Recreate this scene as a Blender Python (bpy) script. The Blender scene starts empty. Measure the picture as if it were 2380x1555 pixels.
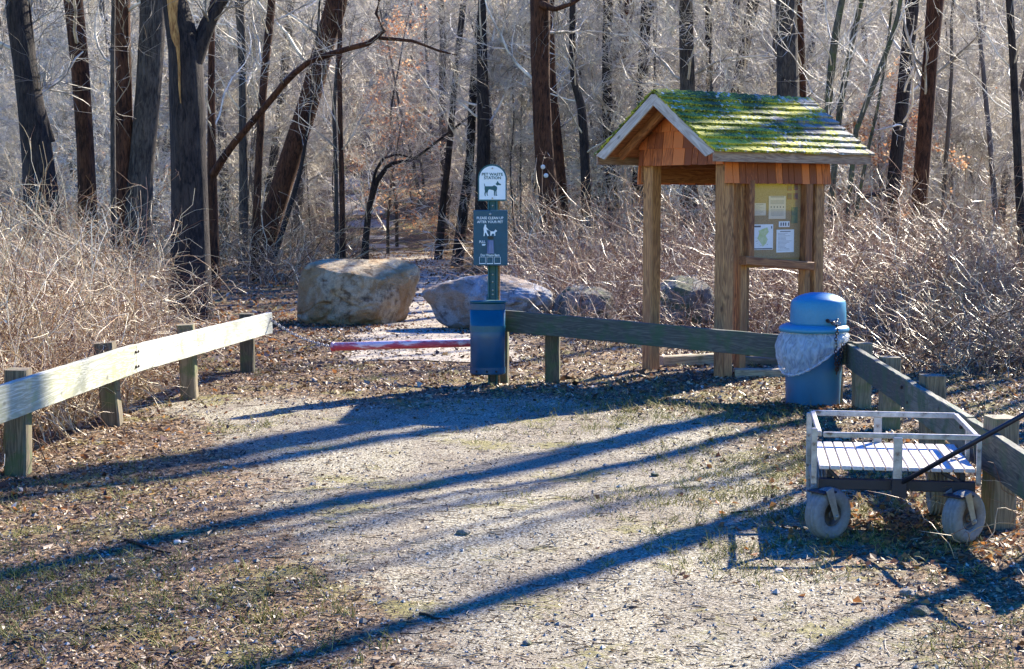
import bpy, bmesh, math, random
import numpy as np
from mathutils import Matrix, Vector, noise as mn
random.seed(7)
sc = bpy.context.scene
COL = sc.collection
R = math.radians

# ------------------------------------------------------------------ camera, sky, sun
FPX = 3636.0                      # focal length in reference pixels (picture 2380 wide)
PITCH = math.atan(311.5 / FPX)
CAM = Vector((0, 0, 1.75))
cam_d = bpy.data.cameras.new('camera'); cam = bpy.data.objects.new('camera', cam_d); COL.objects.link(cam)
cam_d.sensor_width = 36; cam_d.lens = 36 * FPX / 2380; cam_d.clip_end = 2000; cam_d.clip_start = .1
cam.location = CAM; cam.rotation_euler = (math.pi/2 - PITCH, 0, 0)
sc.camera = cam
SAZ, SEL = R(39.5), R(33)           # sun stands behind and to the right
SUN = Vector((math.sin(SAZ)*math.cos(SEL), math.cos(SAZ)*math.cos(SEL), math.sin(SEL)))
w = bpy.data.worlds.new('World'); sc.world = w; w.use_nodes = True
nt = w.node_tree; nt.nodes.clear()
sky = nt.nodes.new('ShaderNodeTexSky'); sky.sky_type = 'NISHITA'; sky.sun_disc = False
sky.sun_elevation = SEL; sky.sun_rotation = SAZ; sky.air_density = 1.3; sky.dust_density = .2; sky.ozone_density = 2.5
bg = nt.nodes.new('ShaderNodeBackground'); bg.inputs[1].default_value = .115
wo = nt.nodes.new('ShaderNodeOutputWorld')
hs = nt.nodes.new('ShaderNodeHueSaturation'); hs.inputs['Saturation'].default_value = 2.2; hs.inputs['Hue'].default_value = .53
nt.links.new(sky.outputs[0], hs.inputs['Color']); nt.links.new(hs.outputs[0], bg.inputs[0]); nt.links.new(bg.outputs[0], wo.inputs[0])
sl = bpy.data.lights.new('sun', 'SUN'); sl.energy = 5.0; sl.angle = R(.5); sl.color = (1, .915, .75)
so = bpy.data.objects.new('sun', sl); COL.objects.link(so)
so.rotation_euler = SUN.to_track_quat('Z', 'Y').to_euler(); so.location = (20, 20, 30)
vs = sc.view_settings; vs.view_transform = 'Standard'; vs.look = 'None'; vs.gamma = 1; vs.exposure = 1.72
vs.use_curve_mapping = False

# ------------------------------------------------------------------ helpers
def ray(px, py):
    a = (px - 1190)/FPX; b = -(py - 777.5)/FPX
    return Vector((a, math.cos(PITCH) + b*math.sin(PITCH), -math.sin(PITCH) + b*math.cos(PITCH)))
def W(px, py, z=0.0):
    r = ray(px, py); return CAM + r*((z - CAM.z)/r.z)
def U(px, py, y):
    r = ray(px, py); return CAM + r*(y/r.y)

def _h(ix, iy, s):
    v = np.sin(ix*127.1 + iy*311.7 + s*74.7)*43758.5453
    return v - np.floor(v)
def vn(x, y, sc_, s=0):
    x = np.asarray(x, float)/sc_; y = np.asarray(y, float)/sc_
    ix = np.floor(x); iy = np.floor(y); fx = x-ix; fy = y-iy
    fx = fx*fx*(3-2*fx); fy = fy*fy*(3-2*fy)
    return (_h(ix,iy,s)*(1-fx)+_h(ix+1,iy,s)*fx)*(1-fy) + (_h(ix,iy+1,s)*(1-fx)+_h(ix+1,iy+1,s)*fx)*fy - .5
def zg(x, y):
    x = np.asarray(x, float); y = np.asarray(y, float)
    d = np.clip(y-52, 0, None)
    hill = .30*d*d/(d+22) + np.clip(y-50, 0, 40)/40*vn(x, y, 17, 3)*3
    near = np.clip((26-y)/8, 0, 1)
    bank = .12*np.clip((np.abs(x+.2)-3.6)/2, 0, 1)
    return hill + bank*.2 + .05*vn(x, y, 1.7, 1) + near*(.022*vn(x, y, .33, 2) + .012*vn(x, y, .12, 5))
def zf(x, y): return float(zg(x, y))
def trail_x(y): return np.interp(y, [16, 22, 27, 35, 47, 60, 75], [-.7, -1.15, -1.45, -1.85, -2.95, -5.2, -9])

WM = {}
def put(name, data, parent=None, mw=None, **props):
    o = bpy.data.objects.new(name, data); COL.objects.link(o)
    mw = mw or Matrix.Identity(4)
    if parent is not None:
        o.parent = parent; o.matrix_basis = WM[parent.name].inverted() @ mw
    else:
        o.matrix_basis = mw
    WM[o.name] = mw
    for k, v in props.items(): o[k] = v
    return o
def thing(name, label, cat, mw, group=None):
    o = put(name, None, None, mw, label=label, category=cat); o.empty_display_size = .2
    if group: o['group'] = group
    return o
T = Matrix.Translation
def frame_x(p0, p1, up=(0,0,1)):
    p0 = Vector(p0); p1 = Vector(p1); x = (p1-p0).normalized(); y = Vector(up).cross(x).normalized(); z = x.cross(y)
    m = Matrix((x, y, z)).transposed().to_4x4(); m.translation = (p0+p1)/2
    return m, (p1-p0).length

def mesh_np(name, V, F4=None, F3=None, mat=None, smooth=True, tint=None):
    me = bpy.data.meshes.new(name)
    V = np.asarray(V, np.float32).reshape(-1, 3)
    me.vertices.add(len(V)); me.vertices.foreach_set('co', V.ravel())
    n4 = 0 if F4 is None else len(F4); n3 = 0 if F3 is None else len(F3)
    loops = []
    if n4: loops.append(np.asarray(F4, np.int32).ravel())
    if n3: loops.append(np.asarray(F3, np.int32).ravel())
    L = np.concatenate(loops)
    me.loops.add(len(L)); me.loops.foreach_set('vertex_index', L)
    me.polygons.add(n4+n3)
    st = np.concatenate([np.arange(n4)*4, n4*4 + np.arange(n3)*3]).astype(np.int32)
    me.polygons.foreach_set('loop_start', st)
    me.polygons.foreach_set('use_smooth', np.full(n4+n3, bool(smooth)))
    me.update(calc_edges=True); me.validate()
    if tint is not None:
        a = me.attributes.new('tint', 'FLOAT', 'POINT'); a.data.foreach_set('value', np.asarray(tint, np.float32))
    if mat: me.materials.append(mat)
    return me

def nrm(v): return v/np.maximum(np.linalg.norm(v, axis=-1, keepdims=True), 1e-9)
def tubes(P, Rr, sides=3, ridge=None):
    """P (N,K,3), R (N,K) -> vertices, quads"""
    N, K = P.shape[:2]
    t = np.empty_like(P); t[:, 1:-1] = P[:, 2:]-P[:, :-2]; t[:, 0] = P[:, 1]-P[:, 0]; t[:, -1] = P[:, -1]-P[:, -2]
    t = nrm(t)
    ref = np.where(np.abs(t[:, :1, 2:3]) < .8, np.array([0, 0, 1.]), np.array([0.3, 1., 0])); ref = np.broadcast_to(ref, t.shape)
    a = nrm(np.cross(ref, t)); b = np.cross(t, a)
    th = np.arange(sides)*2*math.pi/sides
    rr = Rr[:, :, None, None] if ridge is None else (Rr[:, :, None]*ridge)[..., None]
    V = P[:, :, None] + rr*(a[:, :, None]*np.cos(th)[None, None, :, None] + b[:, :, None]*np.sin(th)[None, None, :, None])
    i = np.arange(N)[:, None, None]*K*sides; k = np.arange(K-1)[None, :, None]*sides; s = np.arange(sides)[None, None, :]; s2 = (s+1) % sides
    F = np.stack([i+k+s, i+k+s2, i+k+sides+s2, i+k+sides+s], -1).reshape(-1, 4)
    return V.reshape(-1, 3), F
class Acc:
    def __init__(s): s.V = []; s.F = []; s.T = []; s.n = 0; s.F3 = []
    def add(s, V, F=None, tint=None, F3=None):
        if F is not None: s.F.append(F + s.n)
        if F3 is not None: s.F3.append(F3 + s.n)
        s.V.append(V); s.n += len(V)
        s.T.append(np.full(len(V), .5) if tint is None else tint)
    def tub(s, P, Rr, sides=3, tint=None):
        V, F = tubes(P, Rr, sides)
        s.add(V, F, None if tint is None else np.repeat(tint, P.shape[1]*sides))
    def mesh(s, name, mat, smooth=True):
        return mesh_np(name, np.concatenate(s.V), np.concatenate(s.F) if s.F else None, np.concatenate(s.F3) if s.F3 else None, mat, smooth, np.concatenate(s.T))

def grow(start, d0, L, K, rng, wig, up, r0, r1=.25):
    """curved shoots: start (N,3), d0 (N,3), L (N,)"""
    N = len(start); P = np.empty((N, K, 3)); P[:, 0] = start; d = nrm(d0); st = (L/(K-1))[:, None]
    up = np.broadcast_to(np.asarray(up, float), (N,))[:, None]
    for k in range(1, K):
        P[:, k] = P[:, k-1] + d*st
        d = nrm(d + rng.normal(0, wig, (N, 3)) + up*np.array([0, 0, 1.]))
    Rr = r0[:, None]*np.linspace(1, r1, K)[None]
    return P, Rr
def spawn(P, Rr, n, rng, t0, t1, l0, l1, ang, K, rs, rmin, up, wig):
    N, Kp = P.shape[:2]
    i = rng.integers(0, N, n); t = rng.uniform(t0, t1, n)*(Kp-1); k = np.minimum(t.astype(int), Kp-2); f = (t-k)[:, None]
    a = P[i, k]; b = P[i, k+1]; pos = a*(1-f)+b*f; tan = nrm(b-a); r = (Rr[i, k]*(1-f[:, 0])+Rr[i, k+1]*f[:, 0])
    q = nrm(np.cross(tan, rng.normal(0, 1, (n, 3)))); an = rng.uniform(.6, 1.3, n)*ang
    d = tan*np.cos(an)[:, None]+q*np.sin(an)[:, None]
    L = rng.uniform(l0, l1, n)*(1.15-.6*(t/(Kp-1)))
    return grow(pos, d, L, K, rng, wig, up, np.maximum(r*rs, rmin))

def box_me(name, sx, sy, sz, mat, bev=.004, seg=1):
    bm = bmesh.new(); bmesh.ops.create_cube(bm, size=1)
    for v in bm.verts: v.co = Vector((v.co.x*sx, v.co.y*sy, v.co.z*sz))
    if bev: bmesh.ops.bevel(bm, geom=list(bm.edges), offset=min(bev, min(sx, sy, sz)*.3), segments=seg, affect='EDGES', profile=.6)
    me = bpy.data.meshes.new(name); bm.to_mesh(me); bm.free(); me.materials.append(mat); return me
def rough_plank(name, sx, sy, sz, mat, seed=0, amp=.004, n=None):
    """board lengthwise X with slightly worn, uneven edges"""
    rng = np.random.default_rng(seed); n = n or max(4, int(sx/.12))
    b = min(sy, sz)*.1
    prof = [(-sy/2+b, -sz/2), (sy/2-b, -sz/2), (sy/2, -sz/2+b), (sy/2, sz/2-b), (sy/2-b, sz/2), (-sy/2+b, sz/2), (-sy/2, sz/2-b), (-sy/2, -sz/2+b)]
    V = []
    for i in range(n+1):
        oy, oz = rng.normal(0, amp*.5, 2)
        for y, z in prof: V.append((-sx/2+sx*i/n, y+oy*.5+rng.normal(0, amp*.3), z+oz*.5+rng.normal(0, amp*.3)))
    F = [(i*8+k, i*8+8+k, i*8+8+(k+1) % 8, i*8+(k+1) % 8) for i in range(n) for k in range(8)]
    me = bpy.data.meshes.new(name)
    me.from_pydata(V, [], F + [tuple(range(8)), tuple(reversed(range(n*8, n*8+8)))]); me.materials.append(mat)
    me.update(); return me
def plank(name, p0, p1, h, t, parent, mat, seed=0, amp=.003, **pr):
    m, L = frame_x(p0, p1)
    return put(name, rough_plank(name, L, t, h, mat, seed, amp), parent, m, **pr)
def lathe_me(name, prof, mat, seg=48, smooth=True, caps=True):
    V = []; F = []
    for r, z in prof:
        for k in range(seg):
            a = 2*math.pi*k/seg; V.append((r*math.cos(a), r*math.sin(a), z))
    for i in range(len(prof)-1):
        for k in range(seg): F.append((i*seg+k, i*seg+(k+1) % seg, (i+1)*seg+(k+1) % seg, (i+1)*seg+k))
    if caps: F += [tuple(reversed(range(seg))), tuple(range((len(prof)-1)*seg, len(prof)*seg))]
    me = bpy.data.meshes.new(name); me.from_pydata(V, [], F); me.materials.append(mat)
    me.polygons.foreach_set('use_smooth', [smooth]*len(F)); me.update()
    return me
def rod_me(name, r, L, mat, seg=12): return lathe_me(name, [(r, -L/2), (r, L/2)], mat, seg)
def rod(name, p0, p1, r, parent, mat, seg=12, **pr):
    p0 = Vector(p0); p1 = Vector(p1); q = (p1-p0).to_track_quat('Z', 'Y').to_matrix().to_4x4(); q.translation = (p0+p1)/2
    me = rod_me(name, r, (p1-p0).length, mat, seg)
    return put(name, me, parent, q, **pr)
def poly_me(name, pts, mat, th=.003):
    """pts in local XZ plane, facing -Y"""
    bm = bmesh.new(); vs_ = [bm.verts.new((x, 0, z)) for x, z in pts]; f = bm.faces.new(vs_)
    r = bmesh.ops.extrude_face_region(bm, geom=[f])
    for g in r['geom']:
        if isinstance(g, bmesh.types.BMVert): g.co.y -= th
    bmesh.ops.recalc_face_normals(bm, faces=bm.faces)
    me = bpy.data.meshes.new(name); bm.to_mesh(me); bm.free(); me.materials.append(mat); return me
def text_me(s, size, mat, bold=.0, ext=.0006, align='CENTER', sx=1.0):
    cu = bpy.data.curves.new('txt', 'FONT'); cu.body = s; cu.size = size; cu.align_x = align; cu.align_y = 'CENTER'; cu.extrude = ext; cu.offset = bold; cu.resolution_u = 3
    o = bpy.data.objects.new('txt', cu); COL.objects.link(o)
    bpy.context.view_layer.update()
    me = bpy.data.meshes.new_from_object(o); bpy.data.objects.remove(o)
    me.transform(Matrix.Scale(sx, 4, (1, 0, 0)) ); me.transform(Matrix.Rotation(math.pi/2, 4, 'X'))
    me.materials.clear(); me.materials.append(mat); return me

# ------------------------------------------------------------------ materials
def newmat(name):
    m = bpy.data.materials.new(name); m.use_nodes = True; n = m.node_tree.nodes; l = m.node_tree.links
    return m, n, l, n['Principled BSDF']
def ramp(n, stops, interp='LINEAR'):
    r = n.new('ShaderNodeValToRGB'); cr = r.color_ramp; cr.interpolation = interp
    while len(cr.elements) < len(stops): cr.elements.new(.5)
    for e, (p, c) in zip(cr.elements, stops): e.position = p; e.color = (*c, 1)
    return r
def noisen(n, l, vec, scale, det=4, rough=.6, dist=0):
    t = n.new('ShaderNodeTexNoise'); t.inputs['Scale'].default_value = scale; t.inputs['Detail'].default_value = det
    t.inputs['Roughness'].default_value = rough; t.inputs['Distortion'].default_value = dist
    l.new(vec, t.inputs['Vector']); return t
def mixc(n, l, f, a, b, mode='MIX'):
    m = n.new('ShaderNodeMix'); m.data_type = 'RGBA'; m.blend_type = mode
    for s, v in ((0, f), (6, a), (7, b)):
        if isinstance(v, (float, int)): m.inputs[s].default_value = v
        elif isinstance(v, tuple): m.inputs[s].default_value = (*v, 1)
        else: l.new(v, m.inputs[s])
    return m.outputs[2]
def mathn(n, l, op, a, b=None, clamp=False):
    m = n.new('ShaderNodeMath'); m.operation = op; m.use_clamp = clamp
    for i, v in enumerate((a, b)):
        if v is None: continue
        if isinstance(v, (float, int)): m.inputs[i].default_value = v
        else: l.new(v, m.inputs[i])
    return m.outputs[0]
def vec(n, l, kind='Object', scale=(1, 1, 1)):
    if kind == 'Position': o = n.new('ShaderNodeNewGeometry').outputs['Position']
    else: o = n.new('ShaderNodeTexCoord').outputs[kind]
    m = n.new('ShaderNodeMapping'); m.inputs['Scale'].default_value = scale; l.new(o, m.inputs[0]); return m.outputs[0]
def addbump(n, l, b, h, strength, dist=.01):
    bu = n.new('ShaderNodeBump'); bu.inputs['Strength'].default_value = strength; bu.inputs['Distance'].default_value = dist
    l.new(h, bu.inputs['Height']); l.new(bu.outputs[0], b.inputs['Normal'])
def noisemat(name, stops, scale=8, rough=.8, bump=.3, stretch=(1, 1, 1), kind='Object', det=6, metal=0, dist=.01, rand=0, spec=.5):
    m, n, l, b = newmat(name); v = vec(n, l, kind, stretch)
    t = noisen(n, l, v, scale, det); r = ramp(n, stops); l.new(t.outputs[0], r.inputs[0]); c = r.outputs[0]
    if rand:
        oi = n.new('ShaderNodeObjectInfo'); hv = n.new('ShaderNodeHueSaturation')
        l.new(mathn(n, l, 'ADD', mathn(n, l, 'MULTIPLY', oi.outputs['Random'], rand), 1-rand/2), hv.inputs['Value'])
        l.new(c, hv.inputs['Color']); c = hv.outputs[0]
    l.new(c, b.inputs['Base Color']); b.inputs['Roughness'].default_value = rough; b.inputs['Metallic'].default_value = metal
    b.inputs['Specular IOR Level'].default_value = spec
    if bump: addbump(n, l, b, t.outputs[0], bump, dist)
    return m
def woodmat(name, light, dark, axis=0, rough=.75, rand=.5, knots=True, moss=None, gscale=1.0, mossamt=.5):
    """plank with long grain along a local axis, growth rings, knots and optional algae"""
    m, n, l, b = newmat(name)
    oi = n.new('ShaderNodeObjectInfo'); tc = n.new('ShaderNodeTexCoord')
    off = n.new('ShaderNodeVectorMath'); off.operation = 'ADD'; l.new(tc.outputs['Object'], off.inputs[0])
    cmb = n.new('ShaderNodeCombineXYZ'); rr = mathn(n, l, 'MULTIPLY', oi.outputs['Random'], 37.0)
    for i in range(3): l.new(rr, cmb.inputs[i])
    l.new(cmb.outputs[0], off.inputs[1])
    st = [1, 1, 1]; st[axis] = .09
    mp = n.new('ShaderNodeMapping'); mp.inputs['Scale'].default_value = tuple(s*gscale for s in st); l.new(off.outputs[0], mp.inputs[0])
    g1 = noisen(n, l, mp.outputs[0], 60, 5, .7); g2 = noisen(n, l, mp.outputs[0], 9, 3, .6, 1.2)
    sn = mathn(n, l, 'SINE', mathn(n, l, 'MULTIPLY', g2.outputs[0], 60.0))
    rings = mathn(n, l, 'ADD', mathn(n, l, 'MULTIPLY', sn, .18), .0)
    v = mathn(n, l, 'ADD', mathn(n, l, 'ADD', mathn(n, l, 'MULTIPLY', g1.outputs[0], 1.0), rings), mathn(n, l, 'MULTIPLY', mathn(n, l, 'SUBTRACT', oi.outputs['Random'], .5), rand))
    r = ramp(n, [(.25, dark), (.55, tuple((a+c)/2 for a, c in zip(light, dark))), (.8, light)]); l.new(v, r.inputs[0]); c = r.outputs[0]
    if knots:
        st2 = [1, 1, 1]; st2[axis] = .55
        mp2 = n.new('ShaderNodeMapping'); mp2.inputs['Scale'].default_value = tuple(st2); l.new(off.outputs[0], mp2.inputs[0])
        vo = n.new('ShaderNodeTexVoronoi'); vo.inputs['Scale'].default_value = 5.5; l.new(mp2.outputs[0], vo.inputs['Vector'])
        k = n.new('ShaderNodeMapRange'); k.inputs[1].default_value = .05; k.inputs[2].default_value = .12; k.inputs[3].default_value = .75; k.inputs[4].default_value = 0
        l.new(vo.outputs['Distance'], k.inputs[0]); c = mixc(n, l, k.outputs[0], c, tuple(x*.25 for x in dark))
    if moss:
        mo = noisen(n, l, off.outputs[0], 4.5, 5, .65); mr = n.new('ShaderNodeMapRange'); mr.inputs[1].default_value = .62-mossamt*.25; mr.inputs[2].default_value = .75-mossamt*.25; mr.inputs[4].default_value = .8
        l.new(mo.outputs[0], mr.inputs[0]); c = mixc(n, l, mr.outputs[0], c, moss)
    l.new(c, b.inputs['Base Color']); b.inputs['Roughness'].default_value = rough
    addbump(n, l, b, v, .5, .004); return m
def tintmat(name, stops, rough=.6, trans=0, spec=.4, extra=None):
    m, n, l, b = newmat(name); a = n.new('ShaderNodeAttribute'); a.attribute_name = 'tint'
    r = ramp(n, stops); l.new(a.outputs['Fac'], r.inputs[0]); l.new(r.outputs[0], b.inputs['Base Color'])
    b.inputs['Roughness'].default_value = rough; b.inputs['Specular IOR Level'].default_value = spec
    if trans:
        tr = n.new('ShaderNodeBsdfTranslucent'); l.new(r.outputs[0], tr.inputs[0]); mx = n.new('ShaderNodeMixShader'); mx.inputs[0].default_value = trans
        out = n['Material Output']; l.new(b.outputs[0], mx.inputs[1]); l.new(tr.outputs[0], mx.inputs[2]); l.new(mx.outputs[0], out.inputs[0])
    return m
def plain(name, c, rough=.5, metal=0, var=.15, scale=20, bump=.05):
    return noisemat(name, [(.3, tuple(x*(1-var) for x in c)), (.7, tuple(min(1, x*(1+var)) for x in c))], scale, rough, bump, metal=metal, det=3, dist=.003)
def barkmat(name, dark, light, moss=None, ms=.5, vscale=1.0, sub=1.0):
    m, n, l, b = newmat(name); v = vec(n, l, 'Position', (1, 1, .2)); v2 = vec(n, l, 'Position', (1, 1, 1))
    t = noisen(n, l, v, 26*vscale, 6, .7, .6); u = noisen(n, l, v2, 2.2, 3, .5)
    x = mathn(n, l, 'ADD', mathn(n, l, 'MULTIPLY', t.outputs[0], 1.0), mathn(n, l, 'MULTIPLY', mathn(n, l, 'SUBTRACT', u.outputs[0], .5), .35))
    r = ramp(n, [(.38, dark), (.52, tuple((a+c)/2 for a, c in zip(dark, light))), (.68, light)]); l.new(x, r.inputs[0]); c = r.outputs[0]
    if moss:
        mo = noisen(n, l, v2, 5, 5, .7); mr = n.new('ShaderNodeMapRange'); mr.inputs[1].default_value = ms; mr.inputs[2].default_value = ms+.12; mr.inputs[4].default_value = .8
        l.new(mo.outputs[0], mr.inputs[0]); c = mixc(n, l, mr.outputs[0], c, moss)
    l.new(c, b.inputs['Base Color']); b.inputs['Roughness'].default_value = .85; b.inputs['Specular IOR Level'].default_value = .25
    addbump(n, l, b, t.outputs[0], .9*sub, .03); return m

M = {}
M['bark_dark'] = barkmat('bark_dark', (.010, .008, .010), (.06, .047, .042))
M['bark_grey'] = barkmat('bark_grey', (.022, .018, .018), (.12, .10, .085))
M['bark_brown'] = barkmat('bark_brown', (.018, .007, .005), (.13, .055, .028))
M['bark_moss'] = barkmat('bark_moss', (.03, .03, .025), (.15, .14, .10), (.09, .11, .04), .5)
M['bare_wood'] = barkmat('bare_wood', (.2, .09, .03), (.62, .36, .13), sub=.5)
M['far_bark'] = noisemat('far_bark', [(.3, (.025, .02, .02)), (.7, (.12, .10, .09))], 3, .8, 0, (1, 1, .2), 'Position', rand=.6)
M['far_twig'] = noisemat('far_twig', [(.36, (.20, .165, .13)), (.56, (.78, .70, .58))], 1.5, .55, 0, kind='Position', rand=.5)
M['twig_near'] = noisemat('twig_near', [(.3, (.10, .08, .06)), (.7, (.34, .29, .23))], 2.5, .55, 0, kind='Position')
M['cane_tan'] = tintmat('cane_tan', [(0, (.06, .025, .015)), (.3, (.27, .14, .07)), (.6, (.55, .41, .24)), (1, (.84, .75, .56))], .35)
M['cane_red'] = tintmat('cane_red', [(0, (.06, .02, .012)), (.4, (.28, .13, .065)), (.75, (.58, .40, .24)), (1, (.84, .73, .55))], .35)
M['cane_grey'] = tintmat('cane_grey', [(0, (.06, .045, .04)), (.5, (.2, .15, .12)), (1, (.42, .35, .29))], .5)
M['cane_mid'] = tintmat('cane_mid', [(0, (.035, .016, .01)), (.4, (.19, .10, .05)), (.75, (.42, .29, .16)), (1, (.74, .62, .44))], .35)
M['litter'] = tintmat('litter', [(0, (.03, .018, .012)), (.25, (.12, .065, .035)), (.5, (.30, .19, .10)), (.75, (.48, .37, .24)), (.93, (.6, .52, .4)), (1, (.75, .7, .6))], .5, .15)
M['leaf_orange'] = tintmat('leaf_orange', [(0, (.07, .03, .015)), (.5, (.26, .12, .05)), (.8, (.5, .2, .05)), (1, (.55, .36, .16))], .5, .3)
M['beech'] = tintmat('beech', [(0, (.36, .15, .07)), (.5, (.66, .34, .18)), (1, (.8, .58, .36))], .55, .5)
M['pebble'] = tintmat('pebble', [(0, (.07, .06, .05)), (.5, (.25, .22, .18)), (1, (.52, .47, .4))], .7)
M['grass'] = tintmat('grass', [(0, (.08, .09, .015)), (.5, (.26, .26, .05)), (1, (.5, .42, .15))], .6, .3)
M['rail_old'] = woodmat('rail_old', (.36, .31, .20), (.14, .125, .08), moss=(.10, .13, .06), mossamt=.3)
M['rail_green'] = woodmat('rail_green', (.17, .16, .12), (.06, .06, .05), moss=(.05, .09, .04), mossamt=.6)
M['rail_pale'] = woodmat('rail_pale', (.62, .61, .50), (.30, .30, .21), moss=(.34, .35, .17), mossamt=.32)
M['post_old'] = woodmat('post_old', (.23, .18, .11), (.075, .06, .035), axis=2, moss=(.09, .12, .04), mossamt=.45)
M['kiosk_post'] = woodmat('kiosk_post', (.54, .27, .105), (.19, .08, .03), axis=2, rand=.25)
M['kiosk_board'] = woodmat('kiosk_board', (.42, .29, .2), (.2, .12, .08), rand=.2)
M['rake'] = woodmat('rake', (.55, .50, .46), (.33, .28, .25), rand=.1)
M['cedar'] = woodmat('cedar', (.62, .18, .055), (.22, .055, .02), axis=2, rand=1.2, knots=False)
M['cedar_frame'] = woodmat('cedar_frame', (.40, .17, .065), (.15, .05, .02), rand=.2, knots=False)
M['cedar_frame_v'] = woodmat('cedar_frame_v', (.42, .18, .065), (.15, .05, .02), axis=2, rand=.2, knots=False)
M['timber'] = woodmat('timber', (.42, .34, .22), (.16, .12, .08), moss=(.12, .12, .06))
M['white'] = plain('white_print', (.78, .82, .84), .5, var=.03)
M['sign_green'] = plain('sign_green', (.006, .08, .095), .5, var=.12)
M['box_green'] = plain('box_green', (.004, .065, .11), .5, var=.12)
M['can_green'] = plain('can_green', (.003, .07, .14), .3, var=.15, scale=8)
M['band_green'] = plain('band_green', (.008, .11, .15), .35, var=.12)
M['black'] = plain('black', (.012, .012, .014), .5)
M['bolt'] = plain('bolt', (.45, .43, .4), .35, .9)
M['rust'] = plain('rust', (.07, .04, .03), .6, .3, .4)
M['chain'] = plain('chain', (.26, .26, .27), .5, .7)
M['bin'] = noisemat('bin', [(.28, (.05, .08, .09)), (.42, (.022, .125, .23)), (.7, (.03, .16, .28))], 5, .5, .1, (1, 1, .5), det=10)
M['bin_lid'] = plain('bin_lid', (.035, .22, .36), .42, var=.08, scale=60, bump=.08)
M['cart_dark'] = plain('cart_dark', (.02, .022, .035), .45, .4)
M['galv'] = noisemat('galv', [(.3, (.12, .08, .06)), (.42, (.3, .29, .28)), (.6, (.42, .41, .4)), (.75, (.55, .53, .5))], 22, .45, .2, metal=.4)
M['tyre'] = noisemat('tyre', [(.3, (.15, .15, .15)), (.7, (.22, .23, .24))], 40, .75, .3)
M['rim'] = plain('rim', (.10, .085, .08), .5, .3, .5)
M['fork'] = plain('fork', (.27, .27, .25), .5, .4, .25)
M['paper'] = plain('paper', (.72, .72, .74), .6, var=.04)
M['paper_tan'] = plain('paper_tan', (.6, .5, .38), .6, var=.04)
M['ink'] = plain('ink', (.08, .08, .1), .6)
M['map_green'] = noisemat('map_green', [(.4, (.42, .5, .22)), (.6, (.55, .58, .35))], 20, .6, 0)
M['cork'] = noisemat('cork', [(.35, (.27, .17, .08)), (.65, (.38, .26, .14))], 120, .8, .1)
M['picture_red'] = plain('picture_red', (.2, .05, .05), .5)
M['picture_green'] = noisemat('picture_green', [(.4, (.05, .09, .08)), (.6, (.14, .17, .08))], 18, .5, 0)
M['slat'] = noisemat('slat', [(.3, (.36, .33, .30)), (.45, (.52, .48, .45)), (.7, (.62, .58, .55))], 14, .5, .1, (4, .3, 1), rand=.14)
M['bark_strip'] = plain('disc', (.7, .7, .7), .5)

# pole: worn red and white paint
m, n, l, b = newmat('pole_paint'); v = vec(n, l, 'Object', (1, 1, .35)); t = noisen(n, l, v, 16, 6, .7); 
sep = n.new('ShaderNodeSeparateXYZ'); l.new(n.new('ShaderNodeTexCoord').outputs['Object'], sep.inputs[0])
x = mathn(n, l, 'ADD', t.outputs[0], mathn(n, l, 'MULTIPLY', sep.outputs[0], 3.0)); r = ramp(n, [(.46, (.5, .05, .09)), (.54, (.6, .22, .25)), (.60, (.74, .58, .6))]); l.new(x, r.inputs[0])
l.new(r.outputs[0], b.inputs['Base Color']); b.inputs['Roughness'].default_value = .5; M['pole'] = m
# glass
m, n, l, b = newmat('pane'); gl = n.new('ShaderNodeBsdfGlossy'); gl.inputs['Roughness'].default_value = .02; tr = n.new('ShaderNodeBsdfTransparent'); fr = n.new('ShaderNodeFresnel'); fr.inputs[0].default_value = 1.5
mx = n.new('ShaderNodeMixShader'); mx.inputs[0].default_value = .02; l.new(tr.outputs[0], mx.inputs[1]); l.new(gl.outputs[0], mx.inputs[2]); l.new(mx.outputs[0], n['Material Output'].inputs[0]); M['pane'] = m
# plastic liner
m, n, l, b = newmat('liner'); b.inputs['Base Color'].default_value = (.88, .9, .93, 1); b.inputs['Roughness'].default_value = .22
tr = n.new('ShaderNodeBsdfTransparent'); tl = n.new('ShaderNodeBsdfTranslucent'); tl.inputs[0].default_value = (.8, .82, .85, 1)
m1 = n.new('ShaderNodeMixShader'); m1.inputs[0].default_value = .35; l.new(b.outputs[0], m1.inputs[1]); l.new(tl.outputs[0], m1.inputs[2])
v = vec(n, l, 'Object', (1, 1, .45)); t = noisen(n, l, v, 16, 2, .5, 2.2); mr = n.new('ShaderNodeMapRange'); mr.inputs[1].default_value = .35; mr.inputs[2].default_value = .65; mr.inputs[3].default_value = .66; mr.inputs[4].default_value = .34
l.new(t.outputs[0], mr.inputs[0]); m2 = n.new('ShaderNodeMixShader'); l.new(mr.outputs[0], m2.inputs[0]); l.new(m1.outputs[0], m2.inputs[1]); l.new(tr.outputs[0], m2.inputs[2]); l.new(m2.outputs[0], n['Material Output'].inputs[0])
addbump(n, l, b, t.outputs[0], .6, .02); M['liner'] = m
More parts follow.
